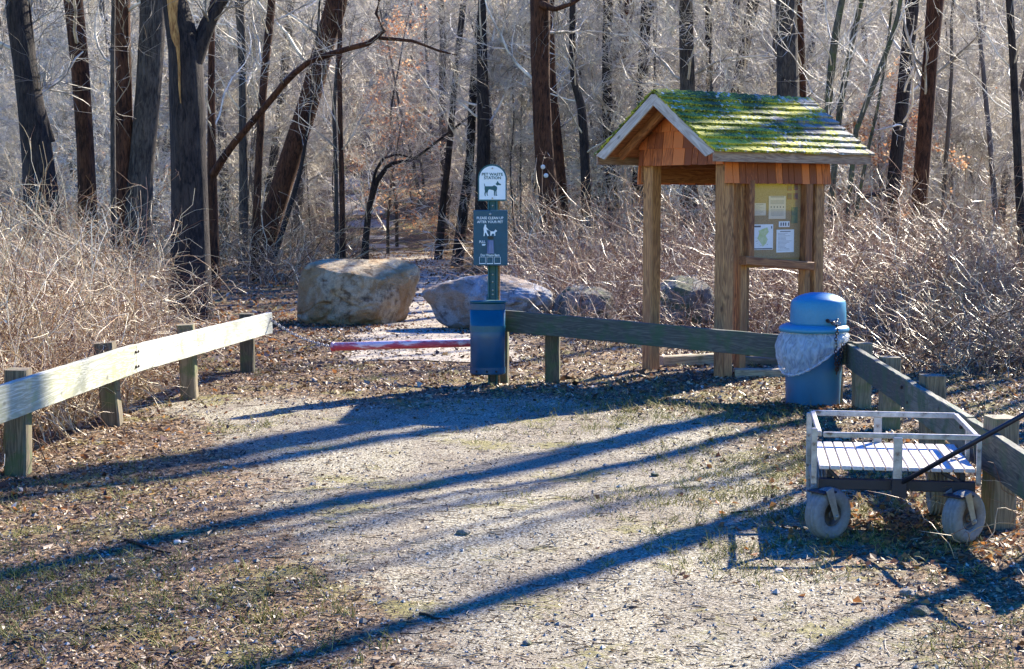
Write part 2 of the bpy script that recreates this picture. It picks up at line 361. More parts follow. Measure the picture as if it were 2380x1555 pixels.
# rock
def rockmat(name, base, dark, stain, moss, mossv):
    m, n, l, b = newmat(name); v = vec(n, l, 'Position'); t = noisen(n, l, v, 7, 8, .65, .4); t2 = noisen(n, l, v, 2.2, 4, .6, .8); t3 = noisen(n, l, v, 90, 3, .6)
    r = ramp(n, [(.35, dark), (.5, base), (.68, tuple(min(1, c*1.35) for c in base))]); l.new(t.outputs[0], r.inputs[0])
    k = n.new('ShaderNodeMapRange'); k.inputs[1].default_value = .47; k.inputs[2].default_value = .6; k.inputs[4].default_value = .75; l.new(t2.outputs[0], k.inputs[0])
    c = mixc(n, l, k.outputs[0], r.outputs[0], stain)
    t4 = noisen(n, l, vec(n, l, 'Position', (1, 1, 1)), 3.7, 6, .7); k2 = n.new('ShaderNodeMapRange'); k2.inputs[1].default_value = mossv; k2.inputs[2].default_value = mossv+.08; k2.inputs[4].default_value = .7; l.new(t4.outputs[0], k2.inputs[0])
    c = mixc(n, l, k2.outputs[0], c, moss)
    c = mixc(n, l, .75, c, t3.outputs[0], 'OVERLAY')
    l.new(c, b.inputs['Base Color']); b.inputs['Roughness'].default_value = .8
    addbump(n, l, b, mathn(n, l, 'ADD', t.outputs[0], mathn(n, l, 'MULTIPLY', t3.outputs[0], .35)), 1.0, .07); return m
M['rock_brown'] = rockmat('rock_brown', (.50, .39, .23), (.12, .07, .03), (.38, .20, .06), (.15, .13, .04), .60)
M['rock_blue'] = rockmat('rock_blue', (.36, .36, .36), (.10, .08, .07), (.3, .19, .11), (.12, .12, .08), .68)
M['rock_moss'] = rockmat('rock_moss', (.22, .2, .17), (.05, .04, .03), (.14, .1, .06), (.09, .11, .03), .48)

# ground
m, n, l, b = newmat('ground'); v = vec(n, l, 'Position')
a = n.new('ShaderNodeAttribute'); a.attribute_name = 'tint'; lit = a.outputs['Fac']
n1 = noisen(n, l, v, 70, 6, .75); n2 = noisen(n, l, v, 9, 6, .7); n3 = noisen(n, l, v, 1.4, 4, .6); n4 = noisen(n, l, v, 24, 5, .7)
grav = ramp(n, [(.38, (.06, .045, .025)), (.47, (.22, .18, .11)), (.54, (.44, .395, .28)), (.64, (.68, .64, .5))]); l.new(n1.outputs[0], grav.inputs[0])
leaf = ramp(n, [(.38, (.025, .018, .012)), (.48, (.11, .065, .03)), (.57, (.29, .18, .09)), (.7, (.5, .37, .22))]); l.new(n4.outputs[0], leaf.inputs[0])
f = mathn(n, l, 'ADD', lit, mathn(n, l, 'MULTIPLY', mathn(n, l, 'SUBTRACT', n2.outputs[0], .5), 1.3)); fr_ = n.new('ShaderNodeMapRange'); fr_.inputs[1].default_value = .4; fr_.inputs[2].default_value = .62; l.new(f, fr_.inputs[0])
n6 = noisen(n, l, vec(n, l, 'Position', (1, .6, 1)), 1.1, 5, .65, .5); st_ = n.new('ShaderNodeMapRange'); st_.inputs[1].default_value = .42; st_.inputs[2].default_value = .58; st_.inputs[4].default_value = .62; l.new(n6.outputs[0], st_.inputs[0])
soil = ramp(n, [(.38, (.05, .04, .03)), (.5, (.17, .13, .09)), (.64, (.36, .29, .21))]); l.new(n1.outputs[0], soil.inputs[0]); gsl = mixc(n, l, st_.outputs[0], grav.outputs[0], soil.outputs[0])
c = mixc(n, l, fr_.outputs[0], gsl, leaf.outputs[0])
mo = mathn(n, l, 'ADD', mathn(n, l, 'ADD', n3.outputs[0], mathn(n, l, 'MULTIPLY', mathn(n, l, 'SUBTRACT', n4.outputs[0], .5), .5)), mathn(n, l, 'MULTIPLY', lit, .02))
k = n.new('ShaderNodeMapRange'); k.inputs[1].default_value = .565; k.inputs[2].default_value = .65; k.inputs[4].default_value = .8; l.new(mo, k.inputs[0])
mc = ramp(n, [(.35, (.06, .055, .012)), (.65, (.38, .33, .10))]); l.new(n1.outputs[0], mc.inputs[0])
c = mixc(n, l, k.outputs[0], c, mc.outputs[0])
l.new(c, b.inputs['Base Color']); b.inputs['Roughness'].default_value = .85; b.inputs['Specular IOR Level'].default_value = .3
addbump(n, l, b, mathn(n, l, 'ADD', n1.outputs[0], mathn(n, l, 'MULTIPLY', n4.outputs[0], 1.5)), .8, .02); M['ground'] = m
M['path'] = noisemat('path', [(.3, (.09, .065, .045)), (.45, (.32, .26, .18)), (.58, (.48, .41, .31)), (.75, (.66, .6, .48))], 34, .85, .6, (1, 1, 1), 'Position', dist=.02)
# roof shingle with moss and lichen, sun and tree shade painted into the moss
m, n, l, b = newmat('roof_shingle'); v = vec(n, l, 'Position'); n1 = noisen(n, l, v, 5, 5, .7); n2 = noisen(n, l, v, 45, 4, .7); n3 = noisen(n, l, vec(n, l, 'Object', (1, .1, 1)), 80, 3, .6)
oi = n.new('ShaderNodeObjectInfo'); wd = ramp(n, [(.3, (.05, .05, .055)), (.55, (.22, .20, .18)), (.8, (.5, .47, .4))]); l.new(mathn(n, l, 'ADD', n3.outputs[0], mathn(n, l, 'MULTIPLY', mathn(n, l, 'SUBTRACT', oi.outputs['Random'], .5), .3)), wd.inputs[0])
sp = n.new('ShaderNodeSeparateXYZ'); l.new(n.new('ShaderNodeNewGeometry').outputs['Position'], sp.inputs[0])
gx = mathn(n, l, 'MULTIPLY', mathn(n, l, 'SUBTRACT', 3.15, sp.outputs[0]), .16)
ms_ = mathn(n, l, 'ADD', n1.outputs[0], gx); k = n.new('ShaderNodeMapRange'); k.inputs[1].default_value = .47; k.inputs[2].default_value = .54; l.new(mathn(n, l, 'ADD', ms_, mathn(n, l, 'MULTIPLY', mathn(n, l, 'SUBTRACT', n2.outputs[0], .5), .35)), k.inputs[0])
mg = ramp(n, [(.38, (.02, .04, .005)), (.5, (.17, .21, .012)), (.62, (.55, .46, .03))]); n8 = noisen(n, l, v, 2.3, 3, .6); l.new(mathn(n, l, 'ADD', n2.outputs[0], mathn(n, l, 'MULTIPLY', mathn(n, l, 'SUBTRACT', n8.outputs[0], .5), .7)), mg.inputs[0]); c = mixc(n, l, k.outputs[0], wd.outputs[0], mg.outputs[0])  # moss colour: broad dark green and yellow areas imitate tree shade and sun
vo = n.new('ShaderNodeTexVoronoi'); vo.inputs['Scale'].default_value = 17; l.new(v, vo.inputs['Vector']); k2 = n.new('ShaderNodeMapRange'); k2.inputs[1].default_value = .26; k2.inputs[2].default_value = .30; k2.inputs[3].default_value = .9; k2.inputs[4].default_value = 0; l.new(vo.outputs['Distance'], k2.inputs[0])
n5 = noisen(n, l, v, 3.1, 2, .5); k3 = n.new('ShaderNodeMapRange'); k3.inputs[1].default_value = .47; k3.inputs[2].default_value = .53; l.new(n5.outputs[0], k3.inputs[0])
c = mixc(n, l, mathn(n, l, 'MULTIPLY', k2.outputs[0], k3.outputs[0]), c, (.45, .5, .47)); l.new(c, b.inputs['Base Color']); b.inputs['Roughness'].default_value = .85
addbump(n, l, b, n2.outputs[0], .6, .012); M['roof'] = m

# ------------------------------------------------------------------ ground sheet
def lines(dense0, dense1, step, lo, hi, g=1.13):
    a = list(np.arange(dense0, dense1, step)); s = step; x = dense1
    while x < hi: a.append(x); s *= g; x += s
    a.append(hi); s = step; x = dense0 - s
    while x > lo: a.insert(0, x); s *= g; x -= s
    a.insert(0, lo); return np.array(a)
gx_ = lines(-5, 5, .055, -260, 260); gy_ = lines(5, 19, .055, -40, 420, 1.06)
X, Y = np.meshgrid(gx_, gy_); Z = zg(X, Y); nx = len(gx_); ny = len(gy_)
def litter_amount(x, y):
    x = np.asarray(x, float); y = np.asarray(y, float)
    left = np.clip((np.interp(y, [5.5, 10, 13], [.1, -1.2, -2.4])-x)/1.3, 0, 1); right = np.clip((x-(1.0+.02*(y-6)))/1.3, 0, 1); far = np.clip((y-12.2)/2.2, 0, 1)
    return np.clip(np.maximum(np.maximum(left, right*.9), far*.75)+.5*vn(x, y, 1.1, 9)+.1, 0, 1)
i, j = np.meshgrid(np.arange(nx-1), np.arange(ny-1)); q = (j*nx+i).ravel()
me = mesh_np('ground', np.stack([X.ravel(), Y.ravel(), Z.ravel()], 1), np.stack([q, q+1, q+nx+1, q+nx], 1), None, M['ground'], True, litter_amount(X, Y).ravel())
put('ground', me, kind='structure')
# trail into the woods
ys = np.arange(17, 72, .25); ts = np.linspace(-1, 1, 9)
V = []; 
for y in ys:
    wv = 1.0 + .3*float(vn(0, y, 1.5, 20)); cx = float(trail_x(y))
    for t_ in ts:
        xx = cx + t_*(wv + .25*float(vn(t_*9, y, .6, 21))*abs(t_)); V.append((xx, y, zf(xx, y)+.014*(1-t_**4)-.002))
F = [(a*9+k, a*9+k+1, a*9+k+10, a*9+k+9) for a in range(len(ys)-1) for k in range(8)]
put('path', mesh_np('path', np.array(V), np.array(F), None, M['path']), kind='structure')

# ------------------------------------------------------------------ loose litter, pebbles, grass
rng = np.random.default_rng(3)
def leaves_np(x, y, z, s, rng, tilt=.5, aspect=(.35, .7)):
    n_ = len(x); a = rng.uniform(0, 6.283, n_); L = np.stack([np.cos(a), np.sin(a), rng.normal(0, tilt, n_)], 1); L = nrm(L)
    Wd = nrm(np.cross(L, np.stack([rng.normal(0, tilt, n_), rng.normal(0, tilt, n_), np.ones(n_)], 1))); Nn = np.cross(L, Wd)
    c = np.stack([x, y, z], 1); asp = rng.uniform(*aspect, n_)[:, None]; s = s[:, None]; fold = rng.uniform(-.25, .35, n_)[:, None]
    p = [c-L*s*.5, c-L*s*.1+Wd*s*asp*.5+Nn*s*fold, c+L*s*.5, c-L*s*.1-Wd*s*asp*.5+Nn*s*fold]
    V = np.stack(p, 1).reshape(-1, 3); b_ = np.arange(n_)*4
    F3 = np.concatenate([np.stack([b_, b_+1, b_+2], 1), np.stack([b_, b_+2, b_+3], 1)])
    return V, F3
def scatter(n_, y0, y1, rng, marg=1.0):
    y = y0*(y1/y0)**rng.uniform(0, 1, n_); x = rng.uniform(-1, 1, n_)*(.335*y+marg); return x, y
# leaf crumbs everywhere, denser at the margins
acc = Acc()
x, y = scatter(210000, 5.2, 24, rng); la = litter_amount(x, y); k = rng.uniform(0, 1, len(x)) < (.22+.78*la); x = x[k]; y = y[k]; la = la[k]
s = np.exp(rng.normal(-4.1, .42, len(x)))*(.7+.6*la)*np.clip(y/10, .75, 1.7); V, F3 = leaves_np(x, y, zg(x, y)+s*.18, s, rng)
acc.add(V, None, np.repeat(np.clip(rng.beta(1.1, 1.9, len(x)), 0, 1), 4), F3)
x, y = scatter(26000, 24, 75, rng, 3); s = np.exp(rng.normal(-2.6, .4, len(x))); V, F3 = leaves_np(x, y, zg(x, y)+s*.2, s, rng); acc.add(V, None, np.repeat(rng.uniform(.1, .95, len(x)), 4), F3)
put('leaf_litter', acc.mesh('leaf_litter', M['litter'], False), kind='stuff', label='pale dry leaf crumbs and wood chips over the clearing', category='leaf litter')
# fallen brown and orange oak leaves
acc = Acc()
def patch(cx, cy, rx, ry, n_, s0, t0=0., t1=1.):
    global acc
    x = rng.normal(cx, rx, n_); y = rng.normal(cy, ry, n_); k = y > 5.2; x = x[k]; y = y[k]; s = rng.uniform(.5, 1.2, len(x))*s0*.85
    V, F3 = leaves_np(x, y, zg(x, y)+s*.22, s, rng, .6, (.5, .9)); acc.add(V, None, np.repeat(rng.uniform(t0, t1, len(x)), 4), F3)
patch(2.35, 8.2, .5, .5, 900, .06); patch(2.9, 9.6, .5, 1.0, 800, .06); patch(2.2, 9.6, .5, .8, 260, .055); patch(2.2, 7.2, .5, .4, 220, .05)
patch(-3.1, 11.5, .45, 2.2, 300, .06, .0); patch(-3.0, 9.2, .5, .5, 120, .055, .0); patch(-4.2, 24, 1.0, 3.5, 900, .09, .4); patch(-3.3, 20, .6, 2.5, 500, .08, .3)
patch(5.2, 15, 1.2, 1.5, 500, .07); patch(-2.25, 21.95, .7, .12, 500, .06, 0, .7); patch(-.3, 20.95, .6, .12, 400, .06, 0, .6); patch(2.35, 13.0, .45, .16, 500, .05, 0, .4); patch(1.9, 15.0, .6, .4, 300, .05, 0, .7); patch(2.5, 13.1, .5, .3, 260, .06, 0, .4); patch(-2, 30, 3, 4, 500, .1, .3); patch(9, 42, 3, 6, 4200, .15, .7); patch(-5, 40, 3, 6, 1500, .12, .4); patch(3, 45, 5, 6, 1500, .13, .3)
put('fallen_leaves', acc.mesh('fallen_leaves', M['leaf_orange'], False), kind='stuff', label='brown and orange oak leaves drifted along the fences', category='leaves')
# pebbles
x, y = scatter(7000, 5.2, 15, rng, .4); s = np.exp(rng.normal(-5.15, .42, len(x))); n_ = len(x)
oc = np.array([(1, 0, 0), (0, 1, 0), (-1, 0, 0), (0, -1, 0), (0, 0, .7), (0, 0, -.5)], float); of = np.array([(0, 1, 4), (1, 2, 4), (2, 3, 4), (3, 0, 4), (1, 0, 5), (2, 1, 5), (3, 2, 5), (0, 3, 5)])
V = (oc[None]*(1+rng.uniform(-.35, .35, (n_, 6, 3))))*s[:, None, None]; V[..., 0] += x[:, None]; V[..., 1] += y[:, None]; V[..., 2] += (zg(x, y)+s*.2)[:, None]
put('gravel', mesh_np('gravel', V.reshape(-1, 3), None, (of[None]+np.arange(n_)[:, None, None]*6).reshape(-1, 3), M['pebble'], False, np.repeat(rng.beta(1.5, 1.5, n_), 6)), kind='stuff', label='small grey and white stones bedded in the dirt', category='gravel')
# fine sticks and needles
x, y = scatter(9000, 5.2, 22, rng, .5); n_ = len(x); an = rng.normal(0, 1.1, n_); L = np.exp(rng.normal(-2.9, .55, n_))
P, Rr = grow(np.stack([x, y, zg(x, y)+.006], 1), np.stack([np.cos(an), np.sin(an), rng.normal(0, .08, n_)], 1), L, 3, rng, .15, 0, rng.uniform(.0012, .0032, n_), .6)
acc = Acc(); acc.tub(P, Rr, 3, rng.uniform(0, .9, n_)); put('twig_litter', acc.mesh('twig_litter', M['litter']), kind='stuff', label='thin broken twigs strewn over the dirt', category='twigs')
# grass and moss tufts
acc = Acc(); 
x, y = scatter(2600, 5.6, 19, rng); g_ = vn(x, y, 1.0, 33)+.25*litter_amount(x, y); k = g_ > .3; x = x[k]; y = y[k]
for (cx, cy, rr_, c_) in ((2.3, 9.3, .5, 30), (2.75, 10.6, .4, 30), (-2.7, 9.4, .5, 50), (-2.4, 8.2, .6, 40), (4.2, 13.6, .8, 60), (2.0, 8.9, .4, 14), (.9, 12.6, .8, 170), (1.5, 12.9, .5, 120), (1.4, 9.0, .45, 150), (1.6, 10.4, .4, 130), (1.3, 7.6, .4, 100), (-1.9, 7.0, .5, 60)):
    x = np.append(x, rng.normal(cx, rr_, c_)); y = np.append(y, rng.normal(cy, rr_, c_))
nb = 9; x = np.repeat(x, nb)+rng.normal(0, .03, len(x)*nb); y = np.repeat(y, nb)+rng.normal(0, .03, len(y)*nb); n_ = len(x)
P, Rr = grow(np.stack([x, y, zg(x, y)-.003], 1), np.stack([rng.normal(0, .6, n_), rng.normal(0, .6, n_), np.ones(n_)], 1), rng.uniform(.025, .09, n_), 4, rng, .1, -.25, np.full(n_, .0022), .2)
acc.tub(P, Rr, 3, rng.uniform(0, 1, n_)); put('grass', acc.mesh('grass', M['grass']), kind='stuff', label='short olive and yellow grass tufts at the clearing edges', category='grass')

# ------------------------------------------------------------------ wooden guard fences
def bolts(parent, pts, nrmv, r=.012):
    for p in pts:
        q = Vector(nrmv).to_track_quat('Z', 'Y').to_matrix().to_4x4(); q.translation = Vector(p)
        put('bolt', lathe_me('bolt', [(r, -.004), (r, .006), (r*.6, .01)], M['rust'], 8), parent, q)
def fence_post(parent, x, y, h, wx, wy, ang, mat, seed, lean=(0, 0)):
    z = zf(x, y); me = rough_plank('post', h+.25, wy, wx, mat, seed, .005, 8)
    me.transform(Matrix.Rotation(-math.pi/2, 4, 'Y')); me.transform(T((0, 0, (h+.25)/2-.25)))
    return put('post', me, parent, T((x, y, z)) @ Matrix.Rotation(ang, 4, 'Z') @ Matrix.Rotation(lean[0], 4, 'X') @ Matrix.Rotation(lean[1], 4, 'Y'))
# left fence
lf = thing('guardrail_fence', 'low wooden rail fence along the left brush, its pale board in full sun', 'fence', T((-2.9, 12.5, 0)))
lp = [W(66, 1100), W(283, 984), W(460, 925), W(592, 866)]; lean = [(0, .03), (0, -.075), (0, -.04), (0, 0)]; hts = [.68, .66, .65, .60]
for i, (p, le, h) in enumerate(zip(lp, lean, hts)): fence_post(lf, p.x-.075, p.y+.02, h, .14, .19, R(4), M['post_old'], 10+i, le)
def lrail(x_, ytop, ybot, px, hh=.2): return None
# board heights read off at posts: (px, y_centre) at the post's depth
A0 = U(-60, 945, 9.35); A1 = U(90, 900, 10.1); A2 = U(300, 834, 12.1); A3 = U(468, 791, 13.95); A4 = U(620, 750, 15.95)
for P_ in (A0, A1, A2, A3, A4): P_.x += .035
A0.x = -3.045; A0.z += .03
plank('rail', A0+Vector((-.02, -.5, -.0)), A2, .225, .045, lf, M['rail_pale'], 1)
plank('rail', A2+Vector((.002, .012, 0)), A4, .215, .045, lf, M['rail_pale'], 2)
for P_, dy in ((A1, 0), (A2, -.03), (A2, .04), (A3, 0)):
    bolts(lf, [P_+Vector((.026, dy, .055)), P_+Vector((.026, dy, -.06))], (1, 0, 0))
# back fence
bf = thing('guardrail_fence', 'dark low board fence running from the pet waste station to the blue bin', 'fence', T((1, 14.5, 0)))
B0 = U(1168, 745, 15.0); B1 = U(1812, 803, 14.0); B2 = U(1985, 822, 13.25)
plank('rail', B0, B2, .205, .045, bf, M['rail_green'], 3)
for i, (px, py) in enumerate(((1284, 886),)):
    p = W(px, py); fence_post(bf, p.x, p.y+.02, .66, .14, .14, R(-8), M['post_old'], 20+i)
fence_post(bf, -.12, 15.1, .66, .17, .14, R(-8), M['post_old'], 23)
fence_post(bf, 2.78, 13.42, .55, .14, .14, R(-8), M['post_old'], 24)
bolts(bf, [U(1284, 735, 14.85), U(1284, 762, 14.85)], (0, -1, 0))
# right fence
rf = thing('guardrail_fence', 'green stained board fence running along the right edge past the cart', 'fence', T((2.8, 10, 0)))
for i, (px, py, h, wx) in enumerate(((1991, 948, .56, .15), (2054, 994, .55, .15), (2150, 1078, .58, .16), (2303, 1222, .6, .17))):
    p = W(px, py); fence_post(rf, p.x+.04, p.y, h, .14, wx, R(3), M['post_old'], 30+i, (0, .0))
C0 = U(1974, 826, 13.25); C1 = U(2112, 917, 10.55); C2 = U(2255, 1013, 8.75); C3 = U(2480, 1170, 7.0)
plank('rail', C0, C1, .205, .05, rf, M['rail_green'], 5); plank('rail', C1+Vector((-.004, -.01, -.008)), C2, .215, .05, rf, M['rail_green'], 6); plank('rail', C2+Vector((-.003, -.01, -.01)), C3, .225, .05, rf, M['rail_green'], 7)
for P_ in (C1, C2): bolts(rf, [P_+Vector((-.03, .08, .04)), P_+Vector((-.03, -.1, -.04))], (-1, 0, 0))

# ------------------------------------------------------------------ chains and gate pole
def chain_me(name, pts, ll, wr, mat):
    pts = [Vector(p) for p in pts]; out = []; acc_ = Acc(); seg = []
    tot = sum((pts[i+1]-pts[i]).length for i in range(len(pts)-1)); nlk = int(tot/(ll*.72)); d_ = 0; i = 0; pos = 0
    for k in range(nlk+1):
        t_ = tot*k/nlk; i = 0; s_ = t_
        while i < len(pts)-2 and s_ > (pts[i+1]-pts[i]).length: s_ -= (pts[i+1]-pts[i]).length; i += 1
        dr = (pts[i+1]-pts[i]).normalized(); c_ = pts[i]+dr*s_
        up = Vector((0, 0, 1)) if abs(dr.z) < .9 else Vector((1, 0, 0)); a_ = up.cross(dr).normalized(); b_ = dr.cross(a_)
        s1 = a_ if k % 2 else b_
        loop = [c_+dr*math.cos(2*math.pi*j/10)*ll*.5+s1*math.sin(2*math.pi*j/10)*ll*.32 for j in range(11)]
        acc_.tub(np.array([[tuple(p) for p in loop]]), np.full((1, 11), wr), 5)
    return acc_.mesh(name, mat)
e0 = U(620, 737, 15.9); e1 = U(770, 806, 15.3); sag = [e0.lerp(e1, t_)+Vector((0, 0, -.05*math.sin(math.pi*t_))) for t_ in np.linspace(0, 1, 8)]
put('chain', chain_me('chain', sag, .045, .005, M['chain']), label='steel chain between the left fence end and the red and white pole', category='chain')
ge = U(1100, 796, 14.98)
mm = (ge-e1).to_track_quat('Z', 'Y').to_matrix().to_4x4(); mm = mm @ Matrix.Rotation(R(90), 4, 'Z'); mm.translation = (ge+e1)/2
gp = thing('gate_pole', 'worn red and white painted pipe hanging low across the trail mouth', 'barrier pole', T(e1))
Lg = (ge-e1).length
put('pipe', lathe_me('pipe', [(.034, -Lg/2), (.041, -Lg/2+.005), (.041, Lg/2-.005), (.034, Lg/2)], M['pole'], 20), gp, mm)
put('end_ring', lathe_me('end_ring', [(.047, -.012), (.047, .012)], M['pole'], 20), gp, mm @ T((0, 0, -Lg/2+.02)))

# ------------------------------------------------------------------ pet waste station
SX, SY = -.183, 14.84; SS = FPX/SY
def sp_(px, py, dy=0): return Vector(((px-1190)/SS*1.0, SY+dy, 1.75-(py-466)/SS))
st = thing('pet_waste_station', 'green pet waste station with arched sign, bag box and round bin on one post', 'pet waste station', T((SX, SY, zf(SX, SY))))
# U channel post
def uchan(h):
    pr = [(-.048, 0), (-.034, 0), (-.024, .022), (.024, .022), (.034, 0), (.048, 0), (.048, .004), (.037, .004), (.027, .027), (-.027, .027), (-.037, .004), (-.048, .004)]
    V = [(x_, y_, z_) for z_ in (0, h) for x_, y_ in pr]; k_ = len(pr)
    F = [(i_, (i_+1) % k_, (i_+1) % k_+k_, i_+k_) for i_ in range(k_)]+[tuple(reversed(range(k_))), tuple(range(k_, 2*k_))]
    me = bpy.data.meshes.new('channel_post'); me.from_pydata(V, [], F); me.materials.append(M['sign_green']); return me
put('channel_post', uchan(2.05), st, T((SX, SY, zf(SX, SY)-.02)))
for z_ in (1.70, .98, .90, .86, 1.05): put('bolt', lathe_me('bolt', [(.010, 0), (.010, .006), (.005, .009)], M['bolt'], 10), st, T((SX, SY+.018, z_)) @ Matrix.Rotation(R(90), 4, 'X'))
put('backing_post', rough_plank('backing_post', 1.9, .09, .09, M['kiosk_post'], 44), st, T((SX+.025, SY+.085, .95)) @ Matrix.Rotation(-math.pi/2, 4, 'Y'))
def Z1(zx, zy, dy=-.012):   # sign coordinates traced from the sign's own face
    return ((zx-762)*.0673/SS, -(zy-800)*.0673/SS)
sc_c = Vector((sp_(1144.6, 426).x, SY-.004, sp_(0, 426.2).z))
sgm = T(sc_c)
def arch(x0, x1, yb, yt):
    cx = (x0+x1)/2; r_ = (x1-x0)/2; ys_ = yt+r_*.98; pts = [Z1(x0, yb), Z1(x1, yb)]
    for k_ in range(17):
        a_ = math.pi*k_/16; pts.append(Z1(cx+r_*math.cos(a_), ys_-r_*.98*math.sin(a_)))
    return pts
sg = put('sign_panel', poly_me('sign_panel', arch(265, 1255, 1410, 150), M['sign_green'], .006), st, sgm)
put('sign_face', poly_me('sign_face', arch(312, 1213, 1358, 208), M['white'], .002), sg, T(sc_c+Vector((0, -.006, 0))))
for s_, zx, zy in (('PET WASTE', 760, 500), ('STATION', 768, 622)):
    p = Z1(zx, zy); put('lettering', text_me(s_, .037, M['sign_green'], .0009, .0005, sx=1.05), sg, T(sc_c+Vector((p[0], -.0095, p[1]))))
dog = [(490, 805), (505, 860), (520, 905), (760, 903), (825, 868), (925, 925), (925, 1000), (905, 1060), (905, 1190), (935, 1218), (900, 1232), (872, 1222), (872, 1080), (860, 1080), (845, 1205), (870, 1222), (815, 1225), (815, 1065), (790, 1040), (660, 1010), (625, 1035), (605, 1100), (590, 1150), (600, 1200), (622, 1232), (585, 1228), (560, 1150), (560, 1110), (545, 1120), (525, 1160), (525, 1210), (540, 1245), (505, 1240), (488, 1170), (500, 1110), (505, 1060), (492, 1000), (495, 920), (480, 830)]
head = [(950, 712), (968, 770), (1010, 810), (1062, 832), (1045, 872), (1000, 868), (965, 862), (940, 880), (870, 832), (905, 790)]
for nm, pl in (('dog_symbol', dog), ('dog_head_symbol', head)):
    put(nm, poly_me(nm, [Z1(*p) for p in pl], M['sign_green'], .0012), sg, T(sc_c+Vector((0, -.0082, 0))))
for zy in (292, 1310):
    p = Z1(762, zy); put('bolt', lathe_me('bolt', [(.008, 0), (.008, .004), (.004, .006)], M['bolt'], 10), sg, T(sc_c+Vector((p[0], -.009, p[1]))) @ Matrix.Rotation(R(90), 4, 'X'))
# bag dispenser
bc = Vector((sp_(1140.5, 0).x, SY-.045, (sp_(0, 488).z+sp_(0, 616).z)/2)); bw, bh = 79/SS, 128/SS
bx_ = put('bag_dispenser', box_me('bag_dispenser', bw, .08, bh, M['box_green'], .006, 2), st, T(bc))
def Z2(zx, zy): return ((zx-552)*79/800/SS, -(zy-780)*128/1300/SS)   # box face 152..952 x 130..1430
yf = bc.y-.0405
def on2(zx, zy, dy=0): p = Z2(zx, zy); return T((bc.x+p[0], yf-dy, bc.z+p[1]))
for s_, zx, zy, sz, k_ in (('PLEASE CLEAN UP', 540, 318, .034, .92), ('AFTER YOUR PET', 542, 408, .032, .98), ('PULL', 360, 875, .033, .8), ('Dog Waste Bags', 540, 1185, .031, .86)):
    put('lettering', text_me(s_, sz, M['white'], .0006, .0005, sx=k_), bx_, on2(zx, zy, .001))
person_s = [(430, 460), (452, 480), (448, 510), (465, 545), (500, 585), (490, 605), (460, 575), (462, 620), (490, 690), (512, 722), (480, 738), (440, 650), (420, 680), (412, 738), (388, 738), (398, 640), (388, 560), (400, 515), (412, 500), (410, 475)]
dog2 = [(548, 605), (556, 625), (630, 628), (670, 582), (682, 600), (705, 612), (702, 632), (672, 640), (660, 670), (664, 728), (634, 728), (640, 685), (585, 682), (570, 728), (545, 728), (548, 660)]
for nm, pl in (('walker_symbol', person_s), ('dog_symbol', dog2), ('hand_symbol', [(350, 920), (425, 925), (440, 940), (410, 962), (355, 962)]), ('leash_line', [(498, 592), (502, 588), (560, 630), (556, 634)])):
    put(nm, poly_me(nm, [(bc.x*0+Z2(*p)[0], Z2(*p)[1]) for p in pl], M['white'], .001), bx_, T((bc.x, yf-.001, bc.z)))
for x0, x1 in ((288, 436), (462, 610), (640, 788)):
    for pl in ([(x0, 1225), (x0+7, 1225), (x0+7, 1390), (x0, 1390)], [(x1-7, 1225), (x1, 1225), (x1, 1390), (x1-7, 1390)], [(x0+7, 1225), (x1-7, 1225), (x1-7, 1232), (x0+7, 1232)], [(x0+7, 1372), (x1-7, 1372), (x1-7, 1390), (x0+7, 1390)], [(x0+50, 1270), (x0+70, 1270), (x0+60, 1340), (x0+40, 1340)]):
        put('panel_line', poly_me('panel_line', [Z2(*p) for p in pl], M['band_green'] if pl[0][0] == x0+50 else M['white'], .0008), bx_, T((bc.x, yf-.001, bc.z)))
slot = [(480+75*(1+math.cos(a_)), 775-38*math.sin(a_)) for a_ in np.linspace(0, 6.283, 17)[:-1]]
put('slot', poly_me('slot', [Z2(*p) for p in slot], M['black'], .001), bx_, T((bc.x, yf-.0015, bc.z)))
bm = bmesh.new(); bmesh.ops.create_grid(bm, x_segments=6, y_segments=10, size=.5)
for v_ in bm.verts: v_.co = Vector((v_.co.x*.055*(1+.25*(.5-v_.co.y)), -.008-.006*math.sin(v_.co.x*22), v_.co.y*.125-.012))
me = bpy.data.meshes.new('bag'); bm.to_mesh(me); bm.free(); me.materials.append(plain('bag_blue', (.16, .2, .36), .4))
put('bag', me, bx_, on2(552, 960, .004))
put('bolt', lathe_me('bolt', [(.012, 0), (.012, .004), (.005, .007)], M['bolt'], 12), bx_, on2(547, 222, .0) @ Matrix.Rotation(R(90), 4, 'X'))
# round bin of the station
rb = .168; zb0, zb1 = sp_(0, 868).z, sp_(0, 701).z; cb = Vector((sp_(1133.5, 0).x, SY-.10, 0))
def squash(me, fy):
    for v_ in me.vertices: v_.co.y *= fy
    return me
H_ = zb1-zb0
bn = put('waste_bin', squash(lathe_me('waste_bin', [(rb*.93, 0), (rb*.975, .012), (rb*.98, H_*.5), (rb, H_)], M['can_green'], 48), .55), st, T((cb.x, cb.y, zb0)))
for z0, z1 in ((.012, .07), (H_*.60, H_*.68), (H_-.065, H_-.01)):
    put('band', squash(lathe_me('band', [(rb*1.0+.002*(z1 > .3), z0), (rb*1.006+.002*(z1 > .3), z1)], M['band_green'] if z0 > .2 and z1 < H_*.9 else M['can_green'], 48, caps=False), .555), bn, T((cb.x, cb.y, zb0)))
put('lid', squash(lathe_me('lid', [(rb*1.05, H_), (rb*1.06, H_+.008), (rb*1.02, H_+.016), (.02, H_+.024)], M['sign_green'], 48), .62), bn, T((cb.x+.006, cb.y, zb0)))
